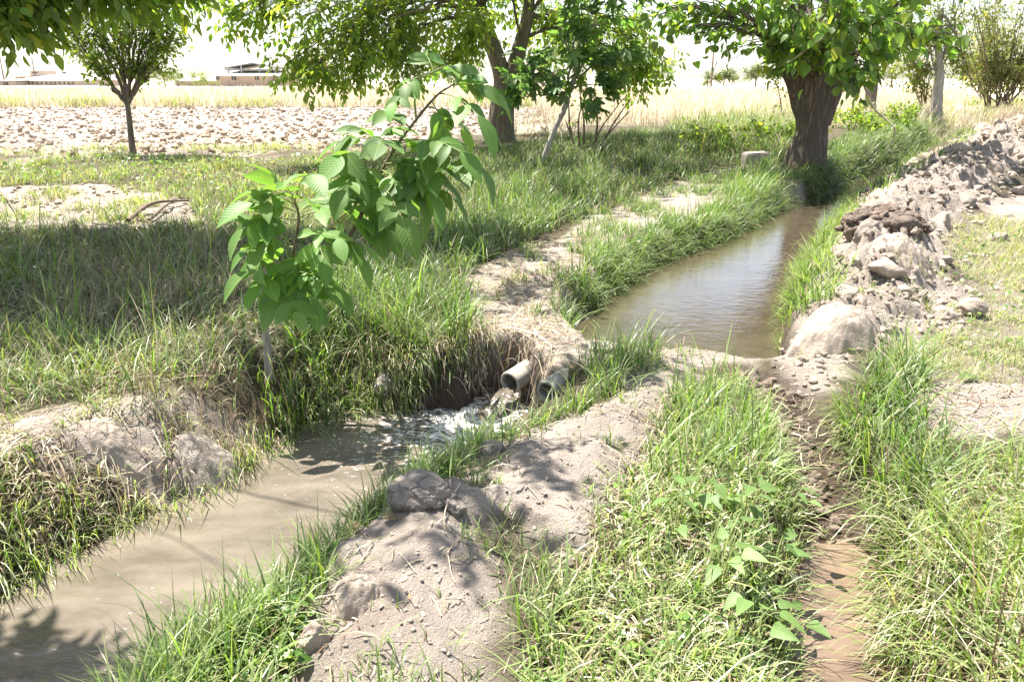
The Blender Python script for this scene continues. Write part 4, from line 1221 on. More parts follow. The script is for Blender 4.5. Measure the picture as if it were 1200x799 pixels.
# big mulberry on the channel bank
b = g3(943, 197); yb = b[1]
tr = [b + [0, 0, -.25], b + [0.0, 0, .12], ptY(951, 155, yb), ptY(950, 122, yb), ptY(950, 92, yb), ptY(952, 62, yb)]
t = build_tree('mulberry_tree', 'big mulberry tree with thick furrowed trunk on the channel bank', 'tree', b, tr, [.45, .35, .25, .265, .29, .25],
    [B(820, 28, yb - .6, .85, 1.1), B(785, 10, yb - .2, .7), B(868, 10, yb - 1, .8, 1.1), B(915, 42, yb - .9, .62, 1.1), B(905, 70, yb - .7, .3, .6), B(965, 55, yb - 1.4, .65, 1.2), B(1000, 92, yb - 2.0, .36, 1.0), B(985, 25, yb - 2.2, .7, 1.4), B(1030, 30, yb - 2, .65, 1.3),
     B(1035, 70, yb - 1.5, .35, .7), B(1085, 30, yb - .3, .75, 1.0), B(1105, 45, yb - .1, .45, .7), B(1060, 5, yb - 1, .8, 1.0), B(930, 5, yb - 1.2, .8),
     W(b[0] - 2.2, yb - .3, 3.7, 1.2), W(b[0] - 1, yb - 1.6, 4.0, 1.3), W(b[0] + .8, yb - 1.5, 4.0, 1.3), W(b[0] + 2.4, yb + .1, 3.9, 1.3), W(b[0], yb + 1.4, 3.9, 1.3), W(b[0] - 1.5, yb + 1.2, 4.5, 1.2), W(b[0] + 1.4, yb + .9, 4.9, 1.3), W(b[0], yb - .2, 5.3, 1.4)],
    'mulberry', .165, LP['mulberry'] * 1.2, M['bark'], twigs=17, per=7, limb_r=.10, sides=64, rough=.10, rings=60, fork=.8, droop=.75, bow=.18, twigmat=M['barkgrey'])
# second stub of the pollard and the heavy left limb
lm = MB(); V, fs, uv = tube(smooth_path([ptY(955, 142, yb + .02), ptY(974, 100, yb), ptY(990, 72, yb + .2), ptY(1004, 30, yb + .4)], 20), np.linspace(.26, .12, 20), 32, .1, 9); lm.add(V, fs, None, uv)
lm.obj('limb', M['bark'], t)
lm = MB(); V, fs, uv = tube(smooth_path([ptY(952, 138, yb + .02), ptY(937, 98, yb), ptY(922, 70, yb - .1), ptY(905, 25, yb - .2)], 20), np.linspace(.27, .10, 20), 32, .1, 11); lm.add(V, fs, None, uv)
lm.obj('limb', M['bark'], t)
lm = MB(); V, fs, uv = tube(smooth_path([ptY(1000, 60, yb - .2), ptY(1020, 120, yb - .5), ptY(1038, 140, yb - .6), ptY(1048, 150, yb - .7), ptY(1046, 166, yb - .7), ptY(1036, 182, yb - .7)], 26), np.linspace(.022, .006, 26), 6); lm.add(V, fs, None, uv)
lm.obj('dead_twig', M['twigpale'], t)
lm = MB(); V, fs, uv = tube(smooth_path([ptY(990, 40, yb - 1.6), ptY(960, 48, yb - 1.7), ptY(935, 66, yb - 1.5), ptY(922, 74, yb - 1.4)], 18), np.linspace(.02, .008, 18), 6); lm.add(V, fs, None, uv)
lm.obj('dead_twig', M['twigpale'], t)

# old walnut in the middle
b = g3(587, 166); yb = b[1]
tr = [b + [0, 0, -.2], b + [0, 0, .15], ptY(588, 128, yb), ptY(592, 104, yb), ptY(594, 88, yb)]
t = build_tree('walnut_tree', 'old walnut tree with forked grey trunk standing between field and meadow', 'tree', b, tr, [.40, .31, .27, .26, .27],
    [B(250, 6, yb - 4.5, .3, .5), B(278, 26, yb - 4.3, .28, .5), B(345, 22, yb - 4, .75, 1), B(300, 2, yb - 4, .5, .6), B(335, 75, yb - 4, .3, .6), B(372, 88, yb - 4.2, .34, .8), B(395, 45, yb - 3.5, .7), B(418, 82, yb - 3.5, .42, .8), B(455, 40, yb - 2.6, .9, 1.1), B(470, 78, yb - 2.8, .5, .9), B(520, 25, yb - 1.5, 1.0, 1.1), B(440, 5, yb - 2.6, .9),
     B(560, 12, yb + .4, 1.0), B(525, 78, yb - 1.2, .45, .7), B(620, 12, yb + .5, 1.0), B(660, 30, yb + .5, .95), B(715, 45, yb + .7, 1.0, 1.1), B(762, 82, yb + .6, .6, 1), B(770, 35, yb + .8, .95), B(735, 90, yb + .8, .5), B(545, 40, yb - .9, .6),
     W(b[0] - 3.6, yb - 2.5, 4.6, 1.5, .8), W(b[0] - 1.5, yb - 2.5, 4.8, 1.5, .8), W(b[0] + 1.2, yb - 2.2, 4.6, 1.5, .8), W(b[0] + 3.2, yb - 1, 4.7, 1.5, .8), W(b[0] - 2.5, yb + .5, 5.0, 1.6, .8), W(b[0], yb, 6.0, 1.8, .8), W(b[0] + 2, yb + 1, 5.6, 1.6, .8), W(b[0], yb + 2.6, 4.6, 1.5, .8), W(-3.4, 17.4, 4.5, 1.3), W(-1.2, 16.6, 4.5, 1.3), W(.8, 16.2, 4.6, 1.3), W(2.8, 16.8, 4.5, 1.3), W(4.6, 18.2, 4.6, 1.3), W(-4.8, 18.8, 4.6, 1.2), W(1.6, 18.4, 4.4, 1.2), W(-1.6, 14.2, 4.5, 1.4), W(.6, 13.6, 4.5, 1.3), W(2.4, 14.6, 4.5, 1.3), W(-3.4, 15.0, 4.6, 1.3), W(4.2, 15.8, 4.6, 1.1), W(-.6, 11.8, 4.4, 1.0)],  # out-of-frame clusters, several added to shade the middle grass
    'walnut', .13, LP['walnut'], M['barkgrey'], twigs=26, per=6, limb_r=.04, sides=40, rough=.09, rings=36, fork=.85, bow=.2, srcs=[ptY(572, 38, yb), ptY(563, 10, yb), ptY(555, -30, yb), ptY(611, 48, yb), ptY(618, 20, yb), ptY(622, -25, yb)])
for pts, r0, r1 in (([(592, 106), (585, 76), (575, 48), (563, 10), (555, -30)], .21, .11), ([(594, 106), (602, 80), (610, 52), (618, 20), (622, -25)], .19, .11)):
    lm = MB(); V, fs, uv = tube(smooth_path([ptY(x, y, yb) for x, y in pts], 24), np.linspace(r0, r1, 24), 24, .09, 9); lm.add(V, fs, None, uv); lm.obj('limb', M['barkgrey'], t)

# young tree at the field edge on the left
b = g3(156, 180); yb = b[1]
tr = [b + [0, 0, -.1], b + [0, 0, .1], ptY(152, 145, yb), ptY(149, 118, yb)]
build_tree('young_fruit_tree', 'young bushy fruit tree with thin dark trunk at the field edge', 'tree', b, tr, [.075, .062, .052, .048],
    [B(140, 62, yb, .62, 1.2), B(105, 38, yb, .6, 1.1), B(172, 40, yb, .65, 1.2), B(190, 72, yb - .2, .36, .9), B(128, 15, yb, .7, 1.2), B(112, 78, yb - .2, .32, .8), B(165, 85, yb - .1, .3, .8), B(90, 8, yb, .5), B(185, 5, yb, .6), B(80, 48, yb + .2, .45), B(205, 45, yb, .42), B(198, 18, yb, .45), B(76, 22, yb, .4), B(150, 30, yb - .3, .5), B(150, -35, yb, .9, 1.2), B(120, -70, yb, .8), B(180, -70, yb, .8)],
    'mid', .095, LP['young'], M['barkgrey'], twigs=28, per=12, limb_r=.035, sides=14, rough=.08, fork=.92, bow=.08)

# fig with leaning pale stem
b = g3(633, 194); yb = b[1]
tr = [b + [0, 0, -.1], ptY(640, 178, yb), ptY(650, 152, yb + .05), ptY(662, 126, yb + .1), ptY(668, 104, yb + .1), ptY(680, 78, yb + .15)]
build_tree('fig_tree', 'young fig tree with leaning pale stem and lobed leaves in tall grass', 'tree', b, tr, [.055, .05, .045, .05, .05, .04],
    [B(612, 100, yb - .5, .26, 1), B(600, 112, yb - .6, .15, .5), B(652, 98, yb - .3, .30, 1), B(630, 72, yb - .1, .34, 1), B(690, 66, yb, .42, 1.1), B(660, 45, yb, .42, 1), B(716, 102, yb, .26, .9), B(700, 120, yb - .1, .16, .6), B(690, 15, yb, .5, 1), B(735, 60, yb + .1, .4, 1), B(720, -20, yb, .6, 1), B(670, -25, yb, .5, 1)],
    'fig', .25, LP['fig'], M['barkpale'], twigs=9, per=4, limb_r=.022, sides=14, rough=.05, fork=.8, bow=.1, droop=.8)

# bare stemmed shrub behind the fig
def shrub(name, label, base, stems, mat, leaf, size, pal, tw, per, cat='shrub', group=None, r0=.028):
    o = empty(name, base, label, cat, group); cm = MB()
    any_leaf = False
    for S in stems:
        pts, tops = S
        pts = [np.asarray(p, float) for p in pts]
        Pp = smooth_path(pts, 14)
        rb = r0 * rng.uniform(.6, 1.15)
        V, fs, uv = tube(Pp, np.linspace(rb, rb * .3, 14), 7, .06, 3); lm = MB(); lm.add(V, fs, None, uv)
        for k in range(int(tw * tops)):
            s = Pp[int(rng.integers(5, 14))]
            e = s + unit(rng.normal(size=3) + np.array([0, 0, .5])) * rng.uniform(.15, .55) * (np.linalg.norm(pts[-1] - pts[0]) * .35 + .1)
            tp = bez(s, (s + e) / 2 + [0, 0, .05], e, 5)
            V, fs, uv = tube(tp, np.linspace(rb * .3, .003, 5), 4, 0, 0, False); lm.add(V, fs, None, uv)
            if per:
                tt = rng.random(per)
                q = np.stack([np.interp(tt, np.linspace(0, 1, 5), tp[:, i]) for i in range(3)], -1) + rng.normal(size=(per, 3)) * size * .5
                leaves_on(cm, q, np.tile(e - s, (per, 1)), leaf, size, pal, .2); any_leaf = True
        lm.obj('stem', mat, o)
    if any_leaf: cm.obj('foliage', M['leaf'], o)
    return o
b = g3(684, 178); yb = b[1]
st = []
for (x0, y0, x1, y1, x2, y2, tp) in ((672, 172, 668, 150, 666, 118, .4), (680, 175, 678, 140, 690, 105, 1), (684, 176, 684, 140, 678, 100, 1), (690, 178, 705, 150, 735, 110, .5), (692, 178, 712, 158, 738, 130, .3), (697, 174, 700, 140, 695, 108, .8), (676, 174, 666, 150, 662, 140, .1), (700, 172, 722, 140, 740, 115, .2)):
    st.append(([ptY(x0, y0 + 4, yb), ptY(x1, y1, yb + rng.normal() * .15), ptY(x2, y2, yb + rng.normal() * .3)], tp))
shrub('bare_shrub', 'half bare shrub of dark upright stems in grass right of the fig', b, st, M['twig'], 'small', .10, LP['young'], 6, 3)

# tree behind the mulberry, slender pale tree, bushes at right
b = g3(1019, 140); yb = b[1]
build_tree('mulberry_tree', 'smaller tree half hidden behind the big mulberry trunk', 'tree', b, [b + [0, 0, -.1], ptY(1020, 120, yb), ptY(1023, 90, yb), ptY(1024, 60, yb)], [.24, .2, .18, .15],
    [B(1035, 60, yb, .6), B(1010, 45, yb, .8), B(1050, 40, yb, .8), B(1020, 10, yb, 1.1), W(b[0], yb, 4.8, 1.4), W(b[0] + 1.2, yb, 4.2, 1.2)], 'mulberry', .20, LP['mulberry'], M['barkgrey'], twigs=14, per=8, limb_r=.06, fork=.9, droop=.7)
b = g3(1096, 139); yb = b[1]
build_tree('slender_tree', 'slender pale barked tree with sparse yellowish leaves right of the mulberry', 'tree', b, [b + [0, 0, -.1], ptY(1098, 115, yb), ptY(1101, 90, yb), ptY(1100, 50, yb), ptY(1103, 10, yb)], [.22, .19, .15, .10, .08],
    [B(1075, 75, yb, .8, .8), B(1085, 40, yb, .9, .9), B(1115, 65, yb, .8, .9), B(1120, 30, yb, .9), B(1100, 5, yb, 1.1), B(1075, 95, yb, .5, .7), B(1060, 70, yb, .6, .6), B(1130, 90, yb, .5, .5), W(b[0], yb, 5.2, 1.4)], 'small', .17, LP['olive'], M['barkpale'], twigs=26, per=11, limb_r=.05, fork=.35, bow=.1, droop=.2)
b = g3(1088, 136)
st = []
for k in range(11):
    a = rng.uniform(-1, .35)
    st.append(([b + [rng.normal() * .2, .3, 0], b + [a * .7, .3, .9], b + [a * 1.7, .3 + rng.normal() * .3, 1.9 + .3 * rng.random()]], 1))
shrub('leafy_shrub', 'many stemmed yellow green shrub around the slender pale tree', b + [0, .3, 0], st, M['twig'], 'small', .15, LP['olive'], 9, 7)
for px, py, sc, n, lab, pal in ((1172, 136, 1.6, 34, 'wide bush of reddish bare lower stems and grey green top at the right edge', np.array([.15, .17, .07])), (1216, 128, 1.9, 30, 'tall grey green bush partly cut by the right frame edge', np.array([.13, .155, .075])), (1150, 120, 1.6, 24, 'pale feathery bush between the slender tree and the right edge bush', np.array([.17, .18, .08]))):
    b = g3(px, py); st = []
    for k in range(n):
        a = rng.normal() * .6; c = rng.normal() * .4
        st.append(([b + [rng.normal() * .25, rng.normal() * .2, -.05], b + np.array([a * .8, c * .5, 1.0]) * sc, b + np.array([a * 1.7, c, 2.1 + .9 * rng.random()]) * sc], 1))
    shrub('wild_bush', lab, b, st, M['twig'], 'small', .15, pal, 14, 11, 'bush', None, .03)
b = g3(918, 146)
yb = b[1]
st = [([b, ptY(914, 115, yb), ptY(908, 86, yb)], 1.0), ([ptY(910, 100, yb), ptY(903, 88, yb), ptY(896, 80, yb)], .9)]
shrub('fruit_sapling', 'thin young sapling in the dry field just left of the mulberry trunk', b, st, M['twig'], 'small', .13, LP['olive'], 14, 7, 'sapling', None, .022)
for px, py, lab in ((1055, 150, 'dark leafy weed bush on the channel bank right of the big trunk'), (1000, 152, 'low leafy weed bush close behind the big mulberry trunk'), (905, 172, 'leafy weed clump on the bank left of the big mulberry trunk'), (845, 182, 'low leafy weed clump beside the bare bank, left of the stone block'), (1030, 160, 'leafy weed bush overhanging the far channel')):
    b = g3(px, py); st = []
    for k in range(14):
        a = rng.normal(size=2) * .32
        st.append(([b + [a[0] * .4, a[1] * .4, -.02], b + [a[0], a[1], .25], b + [a[0] * 1.5, a[1] * 1.5, .35 + .3 * rng.random()]], 1))
    shrub('weed_bush', lab, b, st, M['greenstem'], 'mid', .11, LP['young'] * .9, 6, 6, 'weed', None, .008)

# trees whose trunks stand outside the frame on the left; some branches hang in, unseen leaf clusters are placed to cast ground shade
def shade_tree(label, x, y, h, blobs, size, twigs, per, pal=LP['walnut']):
    z = hz1(x, y)
    b = np.array([x, y, z])
    return build_tree('walnut_tree', label, 'tree', b, [b + [0, 0, -.2], b + [.05, 0, .7], b + [.12, .05, 1.5], b + [.15, .1, h]], [.30, .22, .19, .16], blobs, 'walnut', size, pal, M['barkgrey'], twigs=twigs, per=per, limb_r=.015, fork=.8, bow=.15, minlimb=.8)
shade_tree('walnut tree standing beyond the left edge with leafy branches hanging into the top left corner', -5.6, 5.6, 2.2,
    [B(14, -14, 6.0, .22, .5), B(62, -18, 6.2, .22, .45), B(4, 18, 5.9, .12, .35), B(40, 12, 6.1, .12, .4), B(110, -34, 6.4, .22, .6), B(150, -14, 6.3, .12, .35), B(178, -30, 6.6, .2, .6), B(35, -70, 6.1, .4, .8), B(110, -80, 6.5, .4, .8), B(205, -22, 6.7, .14, .5),
     W(-5.07, 6.44, 3.6, .9), W(-3.87, 6.24, 3.6, .8), W(-2.87, 3.09, 3.4, .6, 3), W(-5.27, 8.04, 3.8, 1.0), W(-1.67, 3.74, 3.8, .45, .9), W(-1.17, 4.14, 3.8, .35, .6), W(-0.57, 5.64, 3.9, .5, .7), W(-1.17, 7.34, 3.9, .7, .8), W(-2.67, 6.04, 3.9, .6, .8)], .105, 20, 6)
shade_tree('tall walnut tree beyond the left edge shading the meadow', -8.4, 9.4, 2.6,
    [W(-7.65, 7.20, 4.0, 1.3), W(-6.45, 8.40, 3.9, 1.3), W(-5.25, 9.40, 4.0, 1.2), W(-5.45, 7.60, 4.4, 1.2), W(-4.05, 8.80, 4.2, 1.1), W(-2.85, 8.30, 4.2, 1.0), W(-2.85, 9.60, 4.3, .9), W(-7.85, 9.40, 4.4, 1.3), W(-6.65, 6.20, 4.2, 1.2), W(-1.85, 9.20, 4.4, .8), W(-4.45, 7.00, 4.6, 1.0)], .16, 64, 9)

# far trees
def far_tree(px, py_base, Y, h, w, pal, label, trunk=True):
    x = ray(px, 90)[0] / ray(px, 90)[1] * Y
    b = np.array([x, Y, hz1(x, Y)])
    bl = []
    for k in range(9):
        a = rng.normal(size=3) * .33
        bl.append((b + np.array([a[0] * w, a[1] * w, h * (.58 + .55 * a[2])]), w * .28, 1))
    build_tree('distant_tree', label, 'tree', b, [b + [0, 0, -.2], b + [0, 0, h * .2], b + [0, 0, h * .4]], [h * .035, h * .03, h * .02], bl, 'small', h * .075, pal, M['barkgrey'], twigs=22, per=9, limb_r=h * .012, sides=8, rings=8, fork=.8, droop=.2)
far_tree(232, 98, 118, 2.5, 3.6, np.array([.17, .22, .07]), 'rounded light green tree in front of the low white roofed building')
far_tree(192, 98, 125, 3.0, 5.0, LP['far'] * 1.1, 'dark green tree clump behind the young fruit tree crown')
far_tree(208, 98, 130, 2.4, 4.0, LP['far'] * 1.2, 'green bush row left of the low white roofed building')
far_tree(360, 98, 120, 4.5, 4.0, LP['far'], 'dark tree right of the open gabled shed, behind hanging walnut leaves')
far_tree(385, 98, 122, 4.0, 4.5, LP['far'], 'second dark tree right of the open gabled shed')
far_tree(636, 98, 95, 5.5, 4.0, np.array([.16, .2, .08]), 'tall pale green tree beyond the field between walnut trunk and fig')
far_tree(548, 98, 130, 5.0, 6.0, LP['far'], 'hazy green tree on the horizon left of the walnut trunk')
far_tree(770, 98, 135, 4.0, 7.0, LP['far'] * 1.1, 'wide low tree on the horizon behind the walnut branches')
far_tree(830, 98, 140, 2.6, 4.0, LP['far'] * 1.1, 'low round tree on the horizon beside the utility pole')
far_tree(849, 98, 138, 4.0, 3.2, LP['far'] * .9, 'taller dark tree on the horizon just right of the utility pole')
far_tree(866, 98, 150, 2.0, 4.0, LP['far'] * 1.3, 'small pale tree on the horizon between two darker trees')
far_tree(886, 98, 135, 4.0, 4.0, LP['far'], 'rounded tree on the horizon left of the mulberry trunk')
far_tree(1046, 98, 110, 4.0, 8.0, LP['olive'] * .8, 'wide green tree on the horizon right of the mulberry')
far_tree(1150, 98, 90, 5.0, 8.0, LP['olive'], 'pale tree beyond the bushes at the right edge')

# utility poles
def pole(px, Y, h, label):
    x = ray(px, 90)[0] / ray(px, 90)[1] * Y
    b = np.array([x, Y, hz1(x, Y)])
    o = empty('utility_pole', b, label, 'pole')
    V, fs, uv = tube(np.array([b + [0, 0, -.2], b + [0, 0, h * .5], b + [0, 0, h]]), [.16, .13, .10], 10); MB().add(V, fs).obj('post', M['twig'], o)
    V, fs, uv = tube(np.array([b + [-.7, 0, h - .4], b + [0, 0, h - .39], b + [.7, 0, h - .4]]), .05, 6); MB().add(V, fs).obj('crossarm', M['twig'], o)
pole(834, 130, 5.6, 'dark utility pole on the horizon among low trees')
pole(41, 210, 6.2, 'thin utility pole rising behind the long low brick wall')
pole(4, 190, 6.0, 'thin utility pole at the far left edge of the horizon')

# ------------------------------------------------------------------ far buildings
def box(m, x0, x1, y0, y1, z0, z1):
    v = np.array([[x, y, z] for z in (z0, z1) for y in (y0, y1) for x in (x0, x1)])
    m.add(v, np.array([[0, 2, 3, 1], [4, 5, 7, 6], [0, 1, 5, 4], [2, 6, 7, 3], [0, 4, 6, 2], [1, 3, 7, 5]]))
    return m
MW = plain_mat('plastered_wall', (.40, .31, .26), .9, .12, 1.2); MWp = plain_mat('pale_wall', (.50, .42, .37), .9, .12, 1.0)
MRW = plain_mat('white_sheet_roof', (.72, .71, .69), .5, .06, .6); MRD = plain_mat('dark_sheet_roof', (.17, .15, .145), .7, .15, .8)
MG = plain_mat('window_dark', (.05, .045, .045), .25, .1, 3); MS = plain_mat('steel_frame', (.30, .29, .29), .5, .1, 4)
def pxx(px, Y): return ray(px, 90)[0] / ray(px, 90)[1] * Y
def zpy(py, Y):
    d = ray(600, py); return CAM_H + d[2] / d[1] * Y
def building(name, label, px0, px1, Y, py_top, depth, wall, windows, wpy, roof=None, roof_over=.4, roof_py=None):
    x0, x1 = pxx(px0, Y), pxx(px1, Y); zt = zpy(py_top, Y); z0 = 0.1
    o = empty(name, ((x0 + x1) / 2, Y + depth / 2, z0), label, 'building')
    box(MB(), x0, x1, Y, Y + depth, z0 - .5, zt).obj('wall', wall, o, False)
    for (a, b_) in windows:
        f = box(MB(), pxx(a, Y), pxx(b_, Y), Y - .12, Y - .02, zpy(wpy[1], Y), zpy(wpy[0], Y)).obj('window', MG, o, False)
        xm = (pxx(a, Y) + pxx(b_, Y)) / 2
        box(MB(), xm - .05, xm + .05, Y - .17, Y - .123, zpy(wpy[1], Y), zpy(wpy[0], Y)).obj('glazing_bar', MS, f, False)
    if roof:
        zr = zpy(roof_py, Y)
        m = MB(); a0, a1 = x0 - roof_over, x1 + roof_over
        v = np.array([[a0, Y - .5, zt + .01], [a1, Y - .5, zt + .01], [a1, Y - .5, zt + .12], [a0, Y - .5, zt + .12], [a0, Y + depth + .4, zr], [a1, Y + depth + .4, zr], [a1, Y + depth + .4, zr + .12], [a0, Y + depth + .4, zr + .12]])
        m.add(v, np.array([[0, 1, 2, 3], [5, 4, 7, 6], [3, 2, 6, 7], [1, 0, 4, 5], [0, 3, 7, 4], [2, 1, 5, 6]])); m.obj('roof', roof, o, False)
    return o
wins = [(x, x + 1.7) for x in np.arange(21, 88, 5.2)]
building('farm_building', 'long low brick building with a row of small dark openings at far left', 15, 104, 165, 95, 14, MWp, wins, (96.3, 99.2), MRW, .4, 88.5)
building('farm_shed', 'dark roofed low shed at the far left end of the long building', -12, 14, 160, 96, 10, MWp, [(3, 8)], (97, 100), MRD, .5, 94)
building('gatehouse', 'small pinkish square building behind the young tree trunk', 113, 127, 150, 94, 6, MW, [(116, 119.5), (122.5, 125.5)], (98.5, 102), None)
building('farm_building', 'low building with white sloping roof left of the open gabled shed', 204, 254, 150, 95.5, 12, MW, [], (96, 98), MRW, .5, 90.5)
# gabled shed building with open steel roof
Y = 142
o = building('brick_building', 'pinkish brick building with two dark windows and a raised open gabled roof', 253, 312, Y, 89.5, 13, MW, [(252.6, 256.4), (271.5, 276.5), (299, 303)], (88.6, 94), MRW, .6, 83)
m = MB(); zr0, zr1 = zpy(80.5, Y), zpy(74.5, Y); xa, xc, xb = pxx(251, Y), pxx(286, Y), pxx(318, Y)
v = []
for yy in (Y + 5, Y + 18):
    v += [[xa, yy, zr0], [xc, yy, zr1], [xb, yy, zr0], [xa, yy, zr0 + .18], [xc, yy, zr1 + .18], [xb, yy, zr0 + .18]]
m.add(np.array(v), np.array([[3, 4, 10, 9], [4, 5, 11, 10], [1, 0, 6, 7], [2, 1, 7, 8], [0, 1, 4, 3], [1, 2, 5, 4], [7, 6, 9, 10], [8, 7, 10, 11]]))
m.obj('gable_roof', MRD, o, False)
for px in (256, 272, 294, 313):
    xx = pxx(px, Y); zt = np.interp(xx, [xa, xc, xb], [zr0, zr1, zr0])
    box(MB(), xx - .12, xx + .12, Y + 5.2, Y + 5.45, zpy(87, Y), zt).obj('steel_post', MS, o, False)
box(MB(), xa, xb, Y + 5.5, Y + 5.7, zr0 - .28, zr0 - .06).obj('roof_beam', MS, o, False)
building('brick_wall', 'low brick yard wall continuing right of the gabled shed', 313, 350, 146, 91, 1.0, MW, [], (0, 1))
# townscape beyond
for px0, px1, py, Y, lab, mt in ((36, 47, 83.2, 330, 'grey boxy tower block on the far skyline behind the long building', MWp), (48, 60, 87, 340, 'grey lower block right of the tower block on the far skyline', MWp), (72, 80, 83.5, 300, 'small white skyline house with dark windows above the long roof', MRW), (18, 36, 90, 320, 'low dark hazy block on the far left skyline', MW), (60, 68, 89.5, 350, 'lowest pale block on the skyline left of the white house', MWp), (88, 98, 88, 330, 'low pale skyline block right of the white house', MWp)):
    building('skyline_building', lab, px0, px1, Y, py, 12, mt, [(px0 + .25 * (px1 - px0), px1 - .25 * (px1 - px0))], (py + 1.6, py + 3.0) , None)

# ------------------------------------------------------------------ foreground walnut sapling
def sapling():
    base3 = np.array([*atg(314, 422), 0]); base3[2] = hz1(base3[0], base3[1]); yb = base3[1]
    o = empty('walnut_sapling', base3, 'walnut sapling with large bright green leaflets on the left bank', 'sapling')
    def path(pts, n=26): return smooth_path([ptY(x, y, yb + dy) for x, y, dy in pts], n)
    A = [base3 + [0, 0, -.05]] + [ptY(x, y, yb + d) for x, y, d in ((311, 385, 0), (308, 345, .02), (306, 310, .03))]
    trunk = smooth_path(A, 24)
    V, fs, uv = tube(trunk, np.linspace(.027, .010, 24), 12, .05, 5); MB().add(V, fs, None, uv).obj('trunk', M['barkpale'], o)
    stems = {
        'a': path([(312, 378, 0), (322, 352, -.02), (336, 325, -.04), (345, 290, -.06), (350, 255, -.08), (345, 235, -.08)]),
        'b': path([(318, 362, .02), (350, 335, .06), (385, 310, .08), (415, 268, .1), (440, 215, .1), (462, 175, .1), (488, 140, .08), (512, 112, .06), (530, 100, .05)], 40),
        'c': path([(432, 232, .1), (428, 190, .12), (436, 160, .14)]),
        'd': path([(488, 142, .08), (486, 115, .1), (490, 92, .1), (508, 84, .08)]),
        'e': path([(345, 300, -.06), (370, 282, -.12), (392, 262, -.15)]),
    }
    for k, (r0, r1) in dict(a=(.014, .006), b=(.017, .005), c=(.008, .004), d=(.007, .003), e=(.007, .004)).items():
        S = stems[k]; V, fs, uv = tube(S, np.linspace(r0, r1, len(S)), 8, .04, 3); MB().add(V, fs, None, uv).obj('branch', M['twig'] if k in 'ab' else M['greenstem'], o)
    lv = MB(); rc = MB()
    tv, tf, tu = LEAF_BIG
    tone0 = np.array([.12, .225, .052])
    def compound(p0, tip, size, nl=7, sag=.10, tone=1.0):
        size = size * .88
        p0 = np.asarray(p0, float); tip = np.asarray(tip, float)
        L = np.linalg.norm(tip - p0)
        mid = (p0 + tip) / 2 + np.array([0, 0, sag * L * 1.6])
        rp = bez(p0, mid, tip, 12)
        V, fs, uv = tube(rp, np.linspace(.0045, .002, 12), 5, 0, 0, False); rc.add(V, fs, None, uv)
        T = unit(np.gradient(rp, axis=0)); Nn = np.array([0, 0, 1.0])
        slots = [(1.0, 0)]
        pairs = (nl - 1) // 2
        for i in range(pairs):
            t = .42 + .5 * (i + .5) / pairs
            slots += [(t, -1), (t + rng.normal() * .02, 1)]
        for t, sd in slots:
            i = min(11, int(t * 11)); q = rp[i]; d = T[i]
            X = unit(np.cross(d, Nn)); up = unit(np.cross(X, d))
            dirn = d + rng.normal(size=3) * .12 + [0, 0, -.30] if sd == 0 else d * .6 + X * sd * .95 + np.array([0, 0, -.24]) + rng.normal(size=3) * .16
            nrm = unit(up + rng.normal(size=3) * .30 + np.array([0, -.35, 0]))
            s = size * (1.22 if sd == 0 else .72 + .42 * t) * rng.uniform(.62, 1.12)
            c = tone0 * tone * math.exp(rng.normal() * .16) * rng.uniform(.93, 1.07, 3)
            wv = rng.uniform(.86, 1.05)
            instance(lv, tv, tf, tu, q[None], np.asarray(dirn)[None], nrm[None], np.array([s * 1.12 * wv]), np.array([s]), np.array([s * rng.uniform(.5, 1.3)]), c[None])
    def P(x, y, d=0): return ptY(x, y, yb + d)
    # leaves of the left stem: (start, rachis tip)
    for s, e, sz in (((345, 240), (300, 225), .21), ((346, 240), (318, 205), .20), ((345, 238), (365, 205), .20), ((349, 258), (285, 268), .22), ((350, 262), (405, 232), .21), ((346, 290), (300, 300), .23), ((348, 280), (425, 290), .23), ((340, 310), (332, 338), .23),
                     ((338, 318), (385, 335), .22), ((392, 262), (440, 262), .24), ((392, 262), (452, 232), .20), ((390, 265), (420, 300), .22), ((346, 286), (350, 320), .21), ((370, 282), (380, 305), .20), ((350, 250), (372, 240), .20), ((324, 348), (362, 358), .20), ((346, 270), (318, 262), .2), ((392, 262), (385, 225), .18)):
        compound(P(*s, -.06 + rng.normal() * .03), P(*e, -.10 + rng.normal() * .16), sz, 5 if sz < .21 else 7, .1, 1.12)
    for s, e, sz in (((342, 305), (290, 318), .22), ((336, 325), (322, 352), .22), ((344, 298), (372, 318), .21), ((346, 268), (306, 250), .2), ((348, 275), (395, 280), .2), ((346, 248), (296, 238), .20), ((347, 280), (292, 292), .22), ((338, 315), (305, 335), .22), ((338, 318), (362, 346), .21), ((350, 255), (390, 245), .20), ((344, 300), (300, 262), .2), ((330, 335), (345, 365), .2), ((350, 245), (335, 218), .18)):
        compound(P(*s, -.08 + rng.normal() * .03), P(*e, -.20 + rng.normal() * .14), sz, 5, .06, 1.15)
    # right stem, middle tier
    for s, e, sz in (((436, 165), (398, 165), .20), ((436, 162), (412, 150), .17), ((430, 190), (400, 182), .20), ((430, 190), (430, 215), .20), ((440, 210), (475, 215), .22), ((450, 195), (510, 190), .23), ((455, 185), (560, 195), .26), ((440, 215), (470, 255), .23), ((430, 235), (455, 270), .22),
                     ((462, 178), (445, 168), .19), ((470, 165), (500, 172), .21), ((440, 220), (505, 245), .22), ((425, 245), (418, 230), .19), ((436, 200), (418, 205), .19), ((450, 190), (478, 190), .2), ((445, 208), (530, 232), .20)):
        compound(P(*s, .1), P(*e, .08 + rng.normal() * .18), sz, 7, .12, .88)
